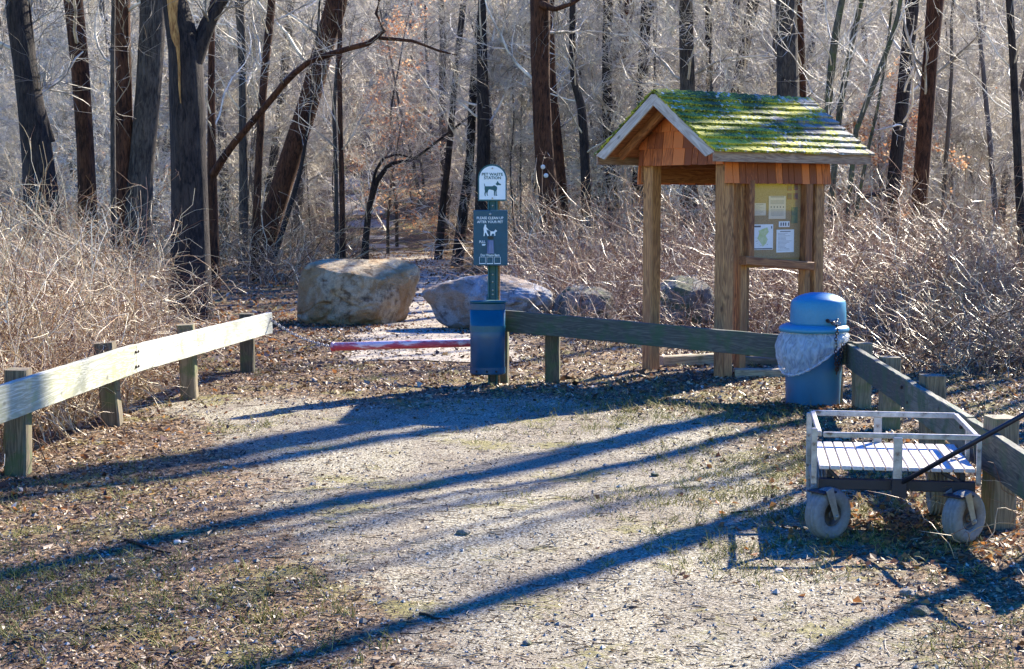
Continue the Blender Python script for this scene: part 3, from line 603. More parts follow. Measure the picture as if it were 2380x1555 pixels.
for a_ in (-128, -92, -60):
    put('hole', lathe_me('hole', [(.011, 0), (.011, .004)], M['black'], 10), bn, T((cb.x+rb*1.0*math.cos(R(a_)), cb.y+rb*.565*math.sin(R(a_)), zb0+.035)) @ Matrix.Rotation(R(90), 4, 'X'))
put('hinge', box_me('hinge', .022, .03, .04, M['sign_green'], .004), bn, T((SX-.05, SY-.02, zb1+.03)))
put('bracket', box_me('bracket', .05, .02, .1, M['cart_dark'], .004), st, T((SX, SY-.02, .08)))

# ------------------------------------------------------------------ information kiosk
KA = R(38); KM = T((2.07, 15.28, 0)) @ Matrix.Rotation(KA, 4, 'Z')
KU = Vector((math.cos(KA), math.sin(KA), 0)); KV = Vector((-math.sin(KA), math.cos(KA), 0)); K0 = Vector((2.07, 15.28, 0))
def K(a_, b_, z_): return K0 + KU*a_ + KV*b_ + Vector((0, 0, z_))
def KT(a_, b_, z_): return KM @ T((a_, b_, z_))
kk = thing('information_kiosk', 'wooden trail kiosk with mossy shingle roof and a glazed notice case', 'kiosk', KM)
LP, WP = 1.32, 1.03
EZ, RZ, OA, OB = 2.235, 2.815, .468, .301
RUN = WP/2+OB; SL = math.atan2(RZ-EZ, RUN)
for i, (a_, b_) in enumerate(((0, 0), (0, WP), (LP, 0), (LP, WP))):
    me = rough_plank('post', 2.4, .14, .14, M['kiosk_post'], 50+i, .002, 10); me.transform(Matrix.Rotation(-math.pi/2, 4, 'Y')); me.transform(T((0, 0, 1.0)))
    put('post', me, kk, KT(a_, b_, 0))
# beams
for b_, z_ in ((0.0, 2.16), (WP, 2.16)):
    plank('beam', K(-.07, b_, z_), K(LP+.07, b_, z_), .16, .09, kk, M['cedar_frame'], 60)
for a_ in (0.0, LP): plank('beam', K(a_, .07, 2.03+(.0 if a_ else .0)), K(a_, WP-.07, 2.03), .11, .05, kk, M['cedar_frame'], 61) if a_ else None
# ceiling boards under the roof and rafters
for side in (0, 1):
    sgn = -1 if side == 0 else 1
    for k_ in range(7):
        t0 = k_/7; t1 = (k_+.94)/7
        def RP(a_, t_, off):   # t 0 ridge .. 1 eave, on the roof plane, off metres along its normal
            b_ = WP/2 + sgn*RUN*t_; z_ = RZ - (RZ-EZ)*t_
            return K(a_, b_ + sgn*off*math.sin(SL), z_ + off*math.cos(SL))
        tm = (t0+t1)/2; p0 = RP(-OA+.03, tm, -.045); p1 = RP(LP+OA-.03, tm, -.045); m_, L_ = frame_x(p0, p1, RP(0, 0, 1)-RP(0, 0, 0))
        put('roof_board', box_me('roof_board', L_, RUN/math.cos(SL)/7*.96, .018, M['cedar_frame'], 0), kk, m_)
    for a_ in (-OA+.20, 0.0, .45, .9, LP+.10):
        p0 = RP(a_, .03, -.10); p1 = RP(a_, .93, -.10); m_, L_ = frame_x(p0, p1, RP(0, 0, 1)-RP(0, 0, 0)); put('rafter', box_me('rafter', L_, .04, .085, M['cedar_frame'], .003), kk, m_)
    for a_, nm in ((-OA, 'rake_board'), (LP+OA, 'rake_board')):
        p0 = RP(a_, .0, -.062); p1 = RP(a_, 1.0, -.062)
        m_, L_ = frame_x(p0, p1, RP(0, 0, 1)-RP(0, 0, 0)); me = rough_plank('rake_board', L_, .022, .105, M['rake'], 70+side, .001)
        for v_ in me.vertices:      # plumb cut at the ridge and eave
            e_ = v_.co.z*math.tan(SL)*(1)
            v_.co.x += (v_.co.z*math.tan(SL))*(1 if True else 0)
        put(nm, me, kk, m_)
    b_ = WP/2+sgn*(RUN+.012); plank('fascia', K(-OA-.010, b_, EZ-.062), K(LP+OA+.010, b_, EZ-.062), .115, .022, kk, M['rake'] if False else M['kiosk_board'], 75+side, .001)
# roof shingles
NC, NS = 9, 15
shm = []
for s_ in range(6):
    bm = bmesh.new(); bmesh.ops.create_cube(bm, size=1); rs_ = random.Random(s_)
    for v_ in bm.verts:
        thick = .020 if v_.co.y < 0 else .004     # thick butt towards the eave (-Y)
        v_.co = Vector((v_.co.x*.97, v_.co.y*.165+(rs_.uniform(-.010, .010) if v_.co.y < 0 else 0), (thick if v_.co.z > 0 else 0)+(rs_.uniform(0, .006) if v_.co.z > 0 else 0)))
    bmesh.ops.bevel(bm, geom=list(bm.edges), offset=.002, segments=1, affect='EDGES'); me = bpy.data.meshes.new('shingle'); bm.to_mesh(me); bm.free(); me.materials.append(M['roof']); shm.append(me)
slope = RUN/math.cos(SL)+.03; ex = slope/NC
for side in (0, 1):
    sgn = -1 if side == 0 else 1
    for c_ in range(NC):
        xs = -OA-.02; end = LP+OA+.02; row = random.Random(100*side+c_); widths = []
        xx = xs
        while xx < end-.02:
            w_ = row.uniform(.10, .19); w_ = min(w_, end-xx)
            if end-xx-w_ < .05: w_ = end-xx
            d_ = (c_+.5)*ex + .0; t_ = d_/(RUN/math.cos(SL))
            b_ = WP/2+sgn*RUN*t_; z_ = RZ-(RZ-EZ)*t_
            xa = KU; na = (KV*sgn*math.sin(SL)+Vector((0, 0, math.cos(SL)))); ya = na.cross(xa)
            if side == 1: xa = -KU; ya = na.cross(xa)
            nn = (na + ya*.10).normalized()
            m_ = Matrix((xa, nn.cross(xa), nn)).transposed().to_4x4(); m_.translation = K(xx+w_/2, b_, z_)+na*(-.004+row.uniform(0, .003))
            o = put('shingle', shm[row.randrange(6)], kk, m_ @ Matrix.Scale(w_, 4, (1, 0, 0)))
            xx += w_
# ridge caps
nr = 14
for side in (0, 1):
    sgn = -1 if side == 0 else 1
    for k_ in range(nr):
        a_ = -OA+(k_+.5)*(LP+2*OA)/nr; na = (KV*sgn*math.sin(SL)+Vector((0, 0, math.cos(SL)))); dn = (KV*sgn*math.cos(SL)-Vector((0, 0, math.sin(SL))))
        m_ = Matrix((KU, na.cross(KU), na)).transposed().to_4x4(); m_.translation = K(a_, WP/2, RZ)+dn*.045+na*.020
        put('ridge_shingle', box_me('ridge_shingle', (LP+2*OA)/nr*1.0, .1, .014, M['roof'], .002), kk, m_ @ Matrix.Rotation(-.10, 4, 'Y')) if True else None
# moss cushions
bm = bmesh.new(); rm = random.Random(5)
for k_ in range(420):
    a_ = rm.uniform(-OA, LP+OA)*(1 if rm.random() < .4 else .8); t_ = rm.random()
    if rm.random() > 1.15-(a_+OA)/(LP+2*OA)*1.1: continue
    sg_ = -1; d_ = t_*slope; c_ = math.floor(d_/ex); d_ = (c_+.12+rm.random()*.5)*ex; tt = d_*math.cos(SL)/RUN
    p = KM.inverted() @ (K(a_, WP/2-RUN*tt, RZ-(RZ-EZ)*tt)+(KV*-1*math.sin(SL)+Vector((0, 0, math.cos(SL))))*.014)
    r_ = rm.uniform(.006, .016); bmesh.ops.create_icosphere(bm, subdivisions=1, radius=r_, matrix=T(p) @ Matrix.Rotation(rm.random()*3, 4, 'Z') @ Matrix.Diagonal((1.5, 1, .45, 1)))
me = bpy.data.meshes.new('moss'); bm.to_mesh(me); bm.free(); me.materials.append(noisemat('moss', [(.35, (.08, .11, .01)), (.5, (.26, .26, .02)), (.65, (.5, .42, .04))], 45, .9, .5, kind='Position'))
put('moss', me, kk, KM, kind='stuff')
# gable wall shingles (both gables) and band on the long sides
def wall_shingles(origin, dirv, outv, x0, x1, z0, z1, rows, seed, gable=False, w0=.08, w1=.17):
    rs_ = random.Random(seed); rh = (z1-z0)/rows
    for r_ in range(rows):
        xx = x0
        while xx < x1-.01:
            w_ = rs_.uniform(w0, w1); w_ = min(w_, x1-xx)
            if x1-xx-w_ < .04: w_ = x1-xx
            za = z0+r_*rh; zb = za+rh*1.02
            def lim(x_):  # underside of the rafters
                return RZ-.075-abs(x_-WP/2)*math.tan(SL)
            if gable:
                ta = min(zb, lim(xx+.003)); tb = min(zb, lim(xx+w_-.003))
                if max(ta, tb) < za+.02: xx += w_; continue
                ta = max(ta, za+.004); tb = max(tb, za+.004)
            else: ta = tb = zb
            g_ = .004; jit = rs_.uniform(-.003, .003)
            pts = [(xx+g_, za+jit), (xx+w_-g_, za+jit), (xx+w_-g_, tb), (xx+g_, ta)]
            if gable and xx < WP/2 < xx+w_ and lim(WP/2) < zb+.2: pts = pts[:3]+[(WP/2, min(zb, lim(WP/2)))]+pts[3:]
            th0 = .024
            V = [(x_-xx, 0, z_-za) for x_, z_ in pts]+[(x_-xx, -(th0 if z_ < za+.02 else .005), z_-za) for x_, z_ in pts]; k_ = len(pts)
            F = [tuple(reversed(range(k_))), tuple(range(k_, 2*k_))]+[(i_, (i_+1) % k_, (i_+1) % k_+k_, i_+k_) for i_ in range(k_)]
            me = bpy.data.meshes.new('wall_shingle'); me.from_pydata(V, [], F); me.materials.append(M['cedar'])
            zx = dirv; yv = -outv; m_ = Matrix((zx, yv, Vector((0, 0, 1)))).transposed().to_4x4(); m_.translation = origin+dirv*xx+Vector((0, 0, za))
            put('wall_shingle', me, kk, m_); xx += w_
o_ = K(-.085, 0, 0)   # near gable, facing -u. run along -v reversed so that x grows with b
# sheathing behind them
def gable_board(a_):
    pts = [(-.075, 2.105), (WP+.075, 2.105), (WP+.075, RZ-.08-(WP/2+.075)*math.tan(SL)), (WP/2, RZ-.08), (-.075, RZ-.08-(WP/2+.075)*math.tan(SL))]
    V = [(0, b_, z_) for b_, z_ in pts]+[(.02, b_, z_) for b_, z_ in pts]; F = [tuple(range(5)), tuple(reversed(range(5, 10)))]+[(i_, i_+5, (i_+1) % 5+5, (i_+1) % 5) for i_ in range(5)]
    me = bpy.data.meshes.new('gable_sheathing'); me.from_pydata(V, [], F); me.materials.append(M['cedar_frame']); put('gable_sheathing', me, kk, KT(a_, 0, 0))
gable_board(-.094); gable_board(LP+.074)
wall_shingles(K(-.094, 0, 0), KV, -KU, -.085, WP+.085, 2.10, 2.765, 4, 3, True)
wall_shingles(K(LP+.094, 0, 0), KV, KU, -.085, WP+.085, 2.10, 2.765, 4, 4, True)
plank('sheathing', K(-.07, -.083, 2.03), K(LP+.07, -.083, 2.03), .20, .02, kk, M['cedar_frame'], 80)
plank('sheathing', K(-.07, WP+.083, 2.03), K(LP+.07, WP+.083, 2.03), .20, .02, kk, M['cedar_frame'], 81)
wall_shingles(K(0, -.094, 0), KU, -KV, -.105, LP+.105, 1.915, 2.115, 1, 8)
wall_shingles(K(0, WP+.094, 0), KU, KV, -.105, LP+.105, 1.915, 2.115, 1, 9)
# notice case
cs = put('notice_case', box_me('notice_case', .80, .05, .98, M['cedar_frame'], .003), kk, KT(.69, -.005, 1.58)); cs.data.materials.clear(); cs.data.materials.append(M['cork'])
for a_, h0 in ((.235, -.3), (1.165, -.3)):
    me = rough_plank('case_post', 2.4, .09, .09, M['kiosk_post'], 90, .002, 10); me.transform(Matrix.Rotation(-math.pi/2, 4, 'Y')); put('case_post', me, kk, KT(a_, .0, .88))
CB = -.095
def kplank(nm, a0, z0, a1, z1, h_, t_, b_, mt, sd): plank(nm, K(a0, b_, z0), K(a1, b_, z1), h_, t_, cs, mt, sd, .0015)
kplank('sill', .16, 1.165, 1.15, 1.085, .085, .10, CB+.0, M['cedar_frame'], 91)
for a0, wd_ in ((.265, .075), (1.10, .105)):
    me = rough_plank('case_frame', .80, .09, wd_, M['cedar_frame_v'], 92, .0015, 6); me.transform(Matrix.Rotation(-math.pi/2, 4, 'Y'))
    put('case_frame', me, cs, KT(a0, CB+.02, 1.545-(.03 if a0 > 1 else 0)))
gA0, gA1, gz0, gz1 = .305, 1.045, 1.175, 1.925
put('cork_board', box_me('cork_board', gA1-gA0, .008, gz1-gz0, M['cork'], 0), cs, KT((gA0+gA1)/2, CB+.055, (gz0+gz1)/2))
put('pane', box_me('pane', gA1-gA0, .004, gz1-gz0, M['pane'], 0), cs, KT((gA0+gA1)/2, CB-.005, (gz0+gz1)/2))
def notice(x0, y0, x1, y1, mt, style, nm='notice'):
    fa = lambda x_: gA0+(x_-290)/805*(gA1-gA0); fz = lambda y_: gz1-(y_-130)/1150*(gz1-gz0)
    a0, a1, za, zb = fa(x0), fa(x1), fz(y1), fz(y0); cx, cz, w_, h_ = (a0+a1)/2, (za+zb)/2, a1-a0, zb-za
    nt_ = put(nm, box_me(nm, w_, .002, h_, mt, 0), cs, KT(cx, CB+.047, cz)); bm = bmesh.new(); rs_ = random.Random(int(x0+y0))
    def bar(x_, z_, ww, hh): bmesh.ops.create_cube(bm, size=1, matrix=T((x_, -.0012, z_)) @ Matrix.Diagonal((ww, .001, hh, 1)))
    if style == 'text':
        bar(0, h_*.42, w_*.6, h_*.035)
        for r_ in range(14):
            ll = rs_.uniform(.4, .85)*w_; bar(-w_*.42+ll/2, h_*(.34-r_*.057), ll, h_*.012)
    elif style == 'icons':
        bar(0, h_*.46, w_*.8, h_*.03)
        for r_ in range(4): bar(0, h_*(.3-r_*.045), w_*.8, h_*.012)
        for k_ in range(5): bar(w_*(-.36+k_*.18), h_*.02, w_*.05, h_*.07)
        for r_ in range(6): bar(0, h_*(-.1-r_*.05), w_*.75, h_*.01)
    elif style == 'map':
        bar(-w_*.3, h_*.42, w_*.34, h_*.07); bar(0, -h_*.46, w_*.95, h_*.04); bar(w_*.42, h_*.38, w_*.05, h_*.1)
        for k_ in range(10): bar(rs_.uniform(-.4, .4)*w_, rs_.uniform(-.35, .3)*h_, rs_.uniform(.02, .1)*w_, h_*.012)
    elif style == 'strip':
        for k_ in range(3): bar(w_*(-.3+k_*.22), 0, w_*.12, h_*.6)
        bar(w_*.4, 0, w_*.1, h_*.6)
    if len(bm.verts):
        me = bpy.data.meshes.new('print'); bm.to_mesh(me); me.materials.append(M['ink']); put('notice_print', me, cs, KT(cx, CB+.047, cz))
    bm.free()
    if style == 'map':
        pts = [(.0, .33), (.2, .38), (.27, .2), (.12, .05), (.22, -.1), (.15, -.25), (-.02, -.38), (-.15, -.2), (-.3, -.05), (-.2, .15), (-.25, .25)]
        put('map_area', poly_me('map_area', [(x_*w_, z_*h_) for x_, z_ in pts], M['map_green'], .0008), cs, KT(cx, CB+.0455, cz))
notice(335, 440, 535, 625, M['paper_tan'], 'text'); notice(580, 330, 850, 680, M['paper_tan'], 'icons'); notice(345, 760, 655, 1145, M['paper'], 'map', 'trail_map')
notice(745, 718, 915, 805, M['paper'], 'strip'); notice(710, 845, 990, 1195, M['paper'], 'text'); notice(945, 500, 1045, 750, M['picture_green'], 'none', 'picture')
for cx, cy in ((908, 200), (1008, 190), (908, 335), (1008, 335)): notice(cx-34, cy-48, cx+34, cy+48, M['picture_red'], 'strip', 'picture')

# timbers on the ground round the kiosk
def timber(p0, p1, label, h=.12):
    c_ = (p0+p1)/2; m_, L_ = frame_x(p0+Vector((0, 0, h*.4)), p1+Vector((0, 0, h*.4)))
    put('landscape_timber', rough_plank('landscape_timber', L_, .13, h, M['timber'], int(p0.x*10), .004), None, m_, label=label, category='timber', group='timbers round the kiosk')
timber(W(1537, 853)+Vector((0, .1, 0)), W(1662, 845), 'weathered timber on the ground between the two left kiosk posts')
timber(W(1706, 880), W(1835, 880), 'weathered timber on the ground just left of the blue bin', .11)
timber(W(1722, 848), W(1840, 852), 'farther timber on the ground behind the rail right of the kiosk post', .1)

# ------------------------------------------------------------------ blue rubbish bin
BX, BY = 2.585, 13.35; bz = zf(BX, BY)-.03
tb = thing('rubbish_bin', 'blue plastic round bin with domed lid and clear bag hanging out', 'rubbish bin', T((BX, BY, bz)))
Zb = lambda z_: z_-bz
put('body', lathe_me('body', [(.222, 0), (.228, .01), (.238, .3), (.252, .56), (.258, .60), (.264, .605), (.264, .63)], M['bin'], 64), tb, T((BX, BY, bz)))
brim = [(.27, .0), (.292, .004), (.298, .018), (.296, .034), (.286, .046), (.262, .060), (.245, .066)]
ld = put('lid', lathe_me('lid', [(r_, z_) for r_, z_ in brim], M['bin_lid'], 64), tb, T((BX, BY, bz+.655)))
dome = [(.236, 0), (.238, .02), (.236, .10), (.230, .19), (.226, .198), (.222, .208), (.20, .226), (.165, .246), (.12, .262), (.07, .272), (.02, .275), (.001, .275)]
put('dome', lathe_me('dome', dome, M['bin_lid'], 64), ld, T((BX+.034, BY, bz+.715)))
def disc_at(ang, z_, r_, mt, nm, par):
    c_ = Vector((BX+.034+.236*math.cos(ang), BY+.236*math.sin(ang), bz+z_)); q = Vector((math.cos(ang), math.sin(ang), 0)).to_track_quat('Z', 'Y').to_matrix().to_4x4(); q.translation = c_
    put(nm, lathe_me(nm, [(r_, -.004), (r_, .0035)], mt, 14), par, q); return c_
h1 = disc_at(R(-90+8), .765, .016, M['black'], 'hole', ld); h2 = disc_at(R(-90+31), .765, .015, M['black'], 'hole', ld)
cp = [h1+Vector((0, -.02, 0)), h1+Vector((.04, -.05, -.02)), h1+Vector((.075, -.075, -.05)), Vector((BX+.13, BY-.29, bz+.62)), Vector((BX+.135, BY-.275, bz+.42)), Vector((BX+.15, BY-.25, bz+.33)), Vector((BX+.175, BY-.235, bz+.44)), Vector((BX+.20, BY-.23, bz+.56))]
put('lock_chain', chain_me('lock_chain', cp, .036, .0042, M['rust']), ld, T((0, 0, 0)))
cp = [h2+Vector((0, -.02, 0)), h2+Vector((-.03, -.05, -.015)), h2+Vector((-.06, -.055, .0)), h1+Vector((.05, -.05, -.03)), h1+Vector((.08, -.07, -.02))]
put('lock_chain', chain_me('lock_chain', cp, .036, .0045, M['chain']), ld, T((0, 0, 0)))
# bag: skirt hanging below the rim, low on the left, gathered up on the right
na_, nz_ = 120, 16; V = []; rs_ = np.random.default_rng(4)
for k_ in range(na_):
    th = 2*math.pi*k_/na_; fr_ = math.cos(th-R(216))      # 1 at the low side
    low = .60-.16*(1+fr_)/2*2.0 if fr_ > -.6 else .58
    low = .60-.31*((1+fr_)/2)**2.0
    for j_ in range(nz_+1):
        t_ = j_/nz_; z_ = .655-(.655-low)*t_
        puff = .012+.055*math.sin(math.pi*min(1, t_*1.0))*(.35+.65*(1+fr_)/2) - .006*t_
        fold = .012*abs(math.sin(th*6.5+t_*4))+.009*abs(math.sin(th*14.5-t_*7))+.006*math.sin(th*37+3+t_*5)*t_ - .01
        if t_ > .9: puff += .012
        r_ = .262+puff+fold*(.3+t_); V.append((r_*math.cos(th), r_*math.sin(th), z_+.006*math.sin(th*19)*t_))
F = [(k_*(nz_+1)+j_, ((k_+1) % na_)*(nz_+1)+j_, ((k_+1) % na_)*(nz_+1)+j_+1, k_*(nz_+1)+j_+1) for k_ in range(na_) for j_ in range(nz_)]
put('bag_liner', mesh_np('bag_liner', np.array(V), np.array(F), None, M['liner']), tb, T((BX, BY, bz)))
# gathered hem
hem = []
for k_ in range(61):
    th = 2*math.pi*k_/60; fr_ = math.cos(th-R(216)); low = .60-.31*((1+fr_)/2)**2.0; hem.append(((.274+.02*(1+fr_)/2)*math.cos(th), (.274+.02*(1+fr_)/2)*math.sin(th), low+.008))
hm = Acc(); V_, F_ = tubes(np.array([hem]), np.full((1, 61), .010)*(1+.5*np.sin(np.arange(61)*2.3))[None], 6); hm.add(V_, F_); put('bag_hem', hm.mesh('bag_hem', M['liner']), tb, T((BX, BY, bz)))

# ------------------------------------------------------------------ flat garden cart
CA = R(-8.5); CM = T((1.59, 8.02, 0)) @ Matrix.Rotation(CA, 4, 'Z'); CW, CL = .79, .83
ct = thing('platform_cart', 'four wheeled flat cart with pale slatted deck, metal rail and long pull handle', 'cart', CM)
def CT(x_, y_, z_): return CM @ T((x_, y_, z_))
def C(x_, y_, z_): return CM @ Vector((x_, y_, z_))
ns = 14; pw = CW/ns
slm = box_me('slat', pw-.007, CL, .02, M['slat'], .003)
for k_ in range(ns):
    put('slat', slm, ct, CT((k_+.5)*pw, CL/2+random.uniform(-.003, .003), .372))
def bar(nm, p0, p1, w_, t_, mt, par=None): m_, L_ = frame_x(C(*p0), C(*p1)); return put(nm, box_me(nm, L_, t_, w_, mt, .003), par or ct, m_)
def vbar(nm, x_, y_, z0, z1, wx, wy, mt): return put(nm, box_me(nm, wx, wy, z1-z0, mt, .003), ct, CT(x_, y_, (z0+z1)/2))
rz = .545
bar('rail', (.02, -.0, rz), (CW+.02, .0, rz), .026, .026, M['galv']); bar('rail', (.0, CL+.0, rz), (CW, CL, rz), .03, .026, M['galv'])
bar('rail', (.0, .017, rz+.001), (-.0, CL-.017, rz+.001), .026, .026, M['galv']); bar('rail', (CW, .017, rz+.001), (CW, CL-.017, rz+.001), .026, .026, M['galv'])
vbar('rail_post', -.025, -.02, .29, rz+.035, .03, .025, M['galv']); vbar('rail_post', -.018, CL+.014, .16, rz+.0, .03, .025, M['galv'])
vbar('rail_post', CW*.5+.0, -.03, .25, rz-.004, .045, .028, M['galv']); vbar('rail_post', CW*.5-.03, CL+.014, .3, rz-.017, .045, .024, M['galv'])
vbar('rail_post', CW+.012, CL*.5, .3, rz-.015, .024, .024, M['galv']); vbar('rail_post', CW+.012, .0, .3, rz-.015, .024, .024, M['galv'])
bar('beam', (0, .03, .285), (CW+.0, .03, .285), .055, .04, M['cart_dark']); bar('beam', (0, CL-.03, .285), (CW, CL-.03, .285), .05, .04, M['cart_dark'])
for x_ in (.06, CW-.06): bar('beam', (x_, .052, .33), (x_, CL-.052, .33), .04, .03, M['cart_dark'])
bar('beam', (.03, CL*.5, .343), (CW-.03, CL*.5, .343), .035, .03, M['cart_dark'])
bar('brace', (.10, .03, .31), (.05, .03, .36), .02, .02, M['cart_dark']); bar('brace', (CW-.17, .03, .36), (CW-.06, .03, .30), .02, .02, M['cart_dark'])
vbar('hitch_box', CW*.5+.01, -.025, .235, .33, .075, .05, M['cart_dark'])
hd = rod('handle', C(CW*.5+.01, -.03, .30), U(2480, 908, 7.35), .0125, ct, M['cart_dark'], 14)
pe = U(2480, 908, 7.35); rod('grip', pe+Vector((-.08, .06, -.03)), pe+Vector((.08, -.06, .03)), .016, hd, M['cart_dark'])
tprof = []
for k_ in range(25):
    a_ = math.pi*(k_/24); 
    yy = -.05*math.cos(a_); rr_ = .090+.048*math.sin(a_)**.6
    if 5 < k_ < 19 and k_ % 3 == 1: rr_ -= .014
    tprof.append((rr_, yy))
tprof = [(.062, -.032), (.070, -.046)]+tprof[1:-1]+[(.070, .046), (.062, .032)]
ty_me = lathe_me('tyre', tprof+[tprof[0]], M['tyre'], 48, caps=False)
rm_me = lathe_me('rim', [(.062, -.030), (.058, -.036), (.052, -.020), (.030, -.014), (.022, -.034), (.012, -.036), (.012, .036), (.022, .034), (.030, .014), (.052, .020), (.058, .036), (.062, .030)], M['rim'], 32)
def wheel(x_, y_, yaw, fork=True):
    c_ = C(x_, y_, 0); ax = Vector((math.sin(yaw), -math.cos(yaw), 0)); z0 = zf(c_.x, c_.y)
    m_ = ax.to_track_quat('Z', 'Y').to_matrix().to_4x4(); m_.translation = Vector((c_.x, c_.y, .138+z0*.8))
    wh = put('wheel', rm_me, ct, m_); put('tyre', ty_me, wh, m_)
    sd = ax.cross(Vector((0, 0, 1)))
    for s_ in ((1, -1) if fork else (1,)):
        b0 = Vector((c_.x, c_.y, .127))+ax*.062*s_; t0 = Vector((c_.x, c_.y, .26))+ax*.060*s_+sd*(.045 if fork else .0)
        mm_, L_ = frame_x(b0, t0, ax); me = box_me('fork', L_+.03, .034, .006, M['fork'], .002)
        for v_ in me.vertices:
            if v_.co.x > 0: v_.co.y *= 1.5
        put('fork', me, wh, mm_)
        q = ax.to_track_quat('Z', 'Y').to_matrix().to_4x4(); q.translation = b0+ax*.004*s_; put('axle_nut', lathe_me('axle_nut', [(.011, -.008), (.011, .008)], M['fork'], 6), wh, q)
    if fork:
        put('swivel_plate', box_me('swivel_plate', .10, .12, .012, M['cart_dark'], .003), wh, T(Vector((c_.x, c_.y, .254))+sd*.045) @ Matrix.Rotation(yaw, 4, 'Z'))
wheel(.05, -.01, R(33)); wheel(CW-.06, -.03, R(37)); wheel(.03, CL-.04, R(86), False); wheel(CW-.10, CL-.1, R(84), False)
# a few leaves resting on the deck
for x_, y_ in ((.62, .14), (.72, .3)):
    p = C(x_, y_, .385); V, F3 = leaves_np(np.array([p.x]), np.array([p.y]), np.array([p.z+.006]), np.array([.06]), rng, .1, (.6, .8))
    put('dry_leaf', mesh_np('dry_leaf', V, None, F3, M['leaf_orange'], False, np.zeros(4)), label=('dark curled leaf on the cart deck, nearer the front edge' if y_ < .2 else 'dark curled leaf on the cart deck, farther from the front edge'), category='leaf')

# ------------------------------------------------------------------ boulders
def boulder(name, cx, cy, a_, b_, h_, mat, seed, label, p=3.2, under=.18, skew=0, rot=0, taperx=0, zoff=0):
    bm = bmesh.new(); bmesh.ops.create_icosphere(bm, subdivisions=6, radius=1); off = Vector((seed*3.1, seed*1.7, seed*.9)); rp = random.Random(seed); planes = [(Vector((rp.gauss(0, 1), rp.gauss(-.3, 1), rp.uniform(-.05, .9))).normalized(), rp.uniform(.86, 1.02)) for _ in range(13)]
    for v_ in bm.verts:
        d = v_.co.normalized(); r_ = (abs(d.x)**p+abs(d.y)**p+abs(d.z)**p)**(-1/p); q = d*r_
        nz = mn.fractal(d*1.1+off, 1.0, 2.0, 4)*.12
        rd = abs(mn.noise(d*1.9+off*2)); nz -= .075*max(0, .07-rd)/.07
        nz += mn.fractal(d*7+off, 1.0, 2.0, 3)*.018
        q = q*(1+nz)
        for pn, pc in planes:
            e_ = q.dot(pn)-pc
            if e_ > 0: q -= pn*e_*.92
        q = q*(1+mn.fractal(d*14+off, .9, 2.0, 4)*.012); zz = (q.z+1)/2
        sx = 1-under*(1-min(1, max(0, zz*1.4)))
        v_.co = Vector((q.x*a_*sx*(1-taperx*q.x*max(0, q.z))+skew*q.z, q.y*b_*sx, q.z*h_*(1-taperx*.9*max(0, q.x)) if q.z > 0 else q.z*h_))
    me = bpy.data.meshes.new(name); bm.to_mesh(me); bm.free(); me.materials.append(mat); me.polygons.foreach_set('use_smooth', [True]*len(me.polygons))
    return put(name, me, None, T((cx, cy, zf(cx, cy)+h_*.82+zoff)) @ Matrix.Rotation(rot, 4, 'Z'), label=label, category='boulder')
boulder('boulder', -2.33, 22.7, .90, .6, .50, M['rock_brown'], 2, 'largest boulder, brown and square shouldered, left of the trail mouth', 4.2, .16, rot=R(-4))
boulder('boulder', -.24, 21.6, .99, .6, .42, M['rock_blue'], 7, 'low blue grey boulder sloping right behind the pet waste station', 2.4, .30, taperx=.22, rot=R(4))
boulder('boulder', .98, 21.3, .46, .42, .33, M['rock_moss'], 11, 'dark small boulder among brush between the grey boulder and kiosk', 2.3, .1)
boulder('boulder', 2.3, 20.9, .45, .4, .40, M['rock_moss'], 15, 'mossy brown boulder seen between the two left kiosk posts', 2.4, .1)
for i_, (px, py, s_, lab) in enumerate(((2110, 1392, .035, 'dark stone near the lower right of the clearing'), (2137, 1435, .04, 'flat dark stone in shade, lowest at the right'), (1078, 1248, .035, 'dark stone in the shadow stripe at the middle of the clearing'), (265, 1350, .03, 'dark stone by the end of the left shadow stripe'), (412, 1272, .02, 'white quartz stone near the left shadow stripe'), (1810, 1330, .02, 'small pale stone left of the cart shadow'), (1522, 1098, .026, 'dark stone left of the cart, in sunlit grass'), (1225, 1495, .02, 'tiny grey pebble near the bottom middle'))):
    p = W(px, py); bm = bmesh.new(); bmesh.ops.create_icosphere(bm, subdivisions=3, radius=s_)
    for v_ in bm.verts: v_.co = v_.co*(1+.35*mn.noise(v_.co/s_*1.2+Vector((i_*5, 0, 0)))); v_.co.z *= .6
    me = bpy.data.meshes.new('stone'); bm.to_mesh(me); bm.free(); me.materials.append(M['rock_blue']); me.polygons.foreach_set('use_smooth', [True]*len(me.polygons))
    me.materials[0] = M['paper_tan'] if ('pale' in lab or 'white' in lab) else M['rock_moss']
    put('stone', me, None, T((p.x, p.y, zf(p.x, p.y)+s_*.25)), label=lab, category='stone')
def stick(px0, py0, px1, py1, r_, lab, arch_=0):
    p0 = W(px0, py0); p1 = W(px1, py1); pts = []
    for t_ in np.linspace(0, 1, 9):
        p = p0.lerp(p1, t_); pts.append((p.x+.01*math.sin(t_*7), p.y+.01*math.sin(t_*5+1), zf(p.x, p.y)+r_+arch_*math.sin(math.pi*t_)))
    a2 = Acc(); a2.tub(np.array([pts]), np.linspace(r_, r_*.5, 9)[None], 7); put('stick', a2.mesh('stick', M['bark_brown']), label=lab, category='stick')
stick(290, 1268, 395, 1295, .009, 'short dark stick lying beside the left shadow stripe'); stick(1700, 1190, 1760, 1185, .006, 'thin stick on the pale dirt left of the cart'); stick(975, 1425, 1040, 1440, .007, 'thin dark twig lying at the lower middle of the clearing'); stick(30, 1020, 118, 1108, .007, 'pale bent twig leaning by the nearest left fence post', .25)

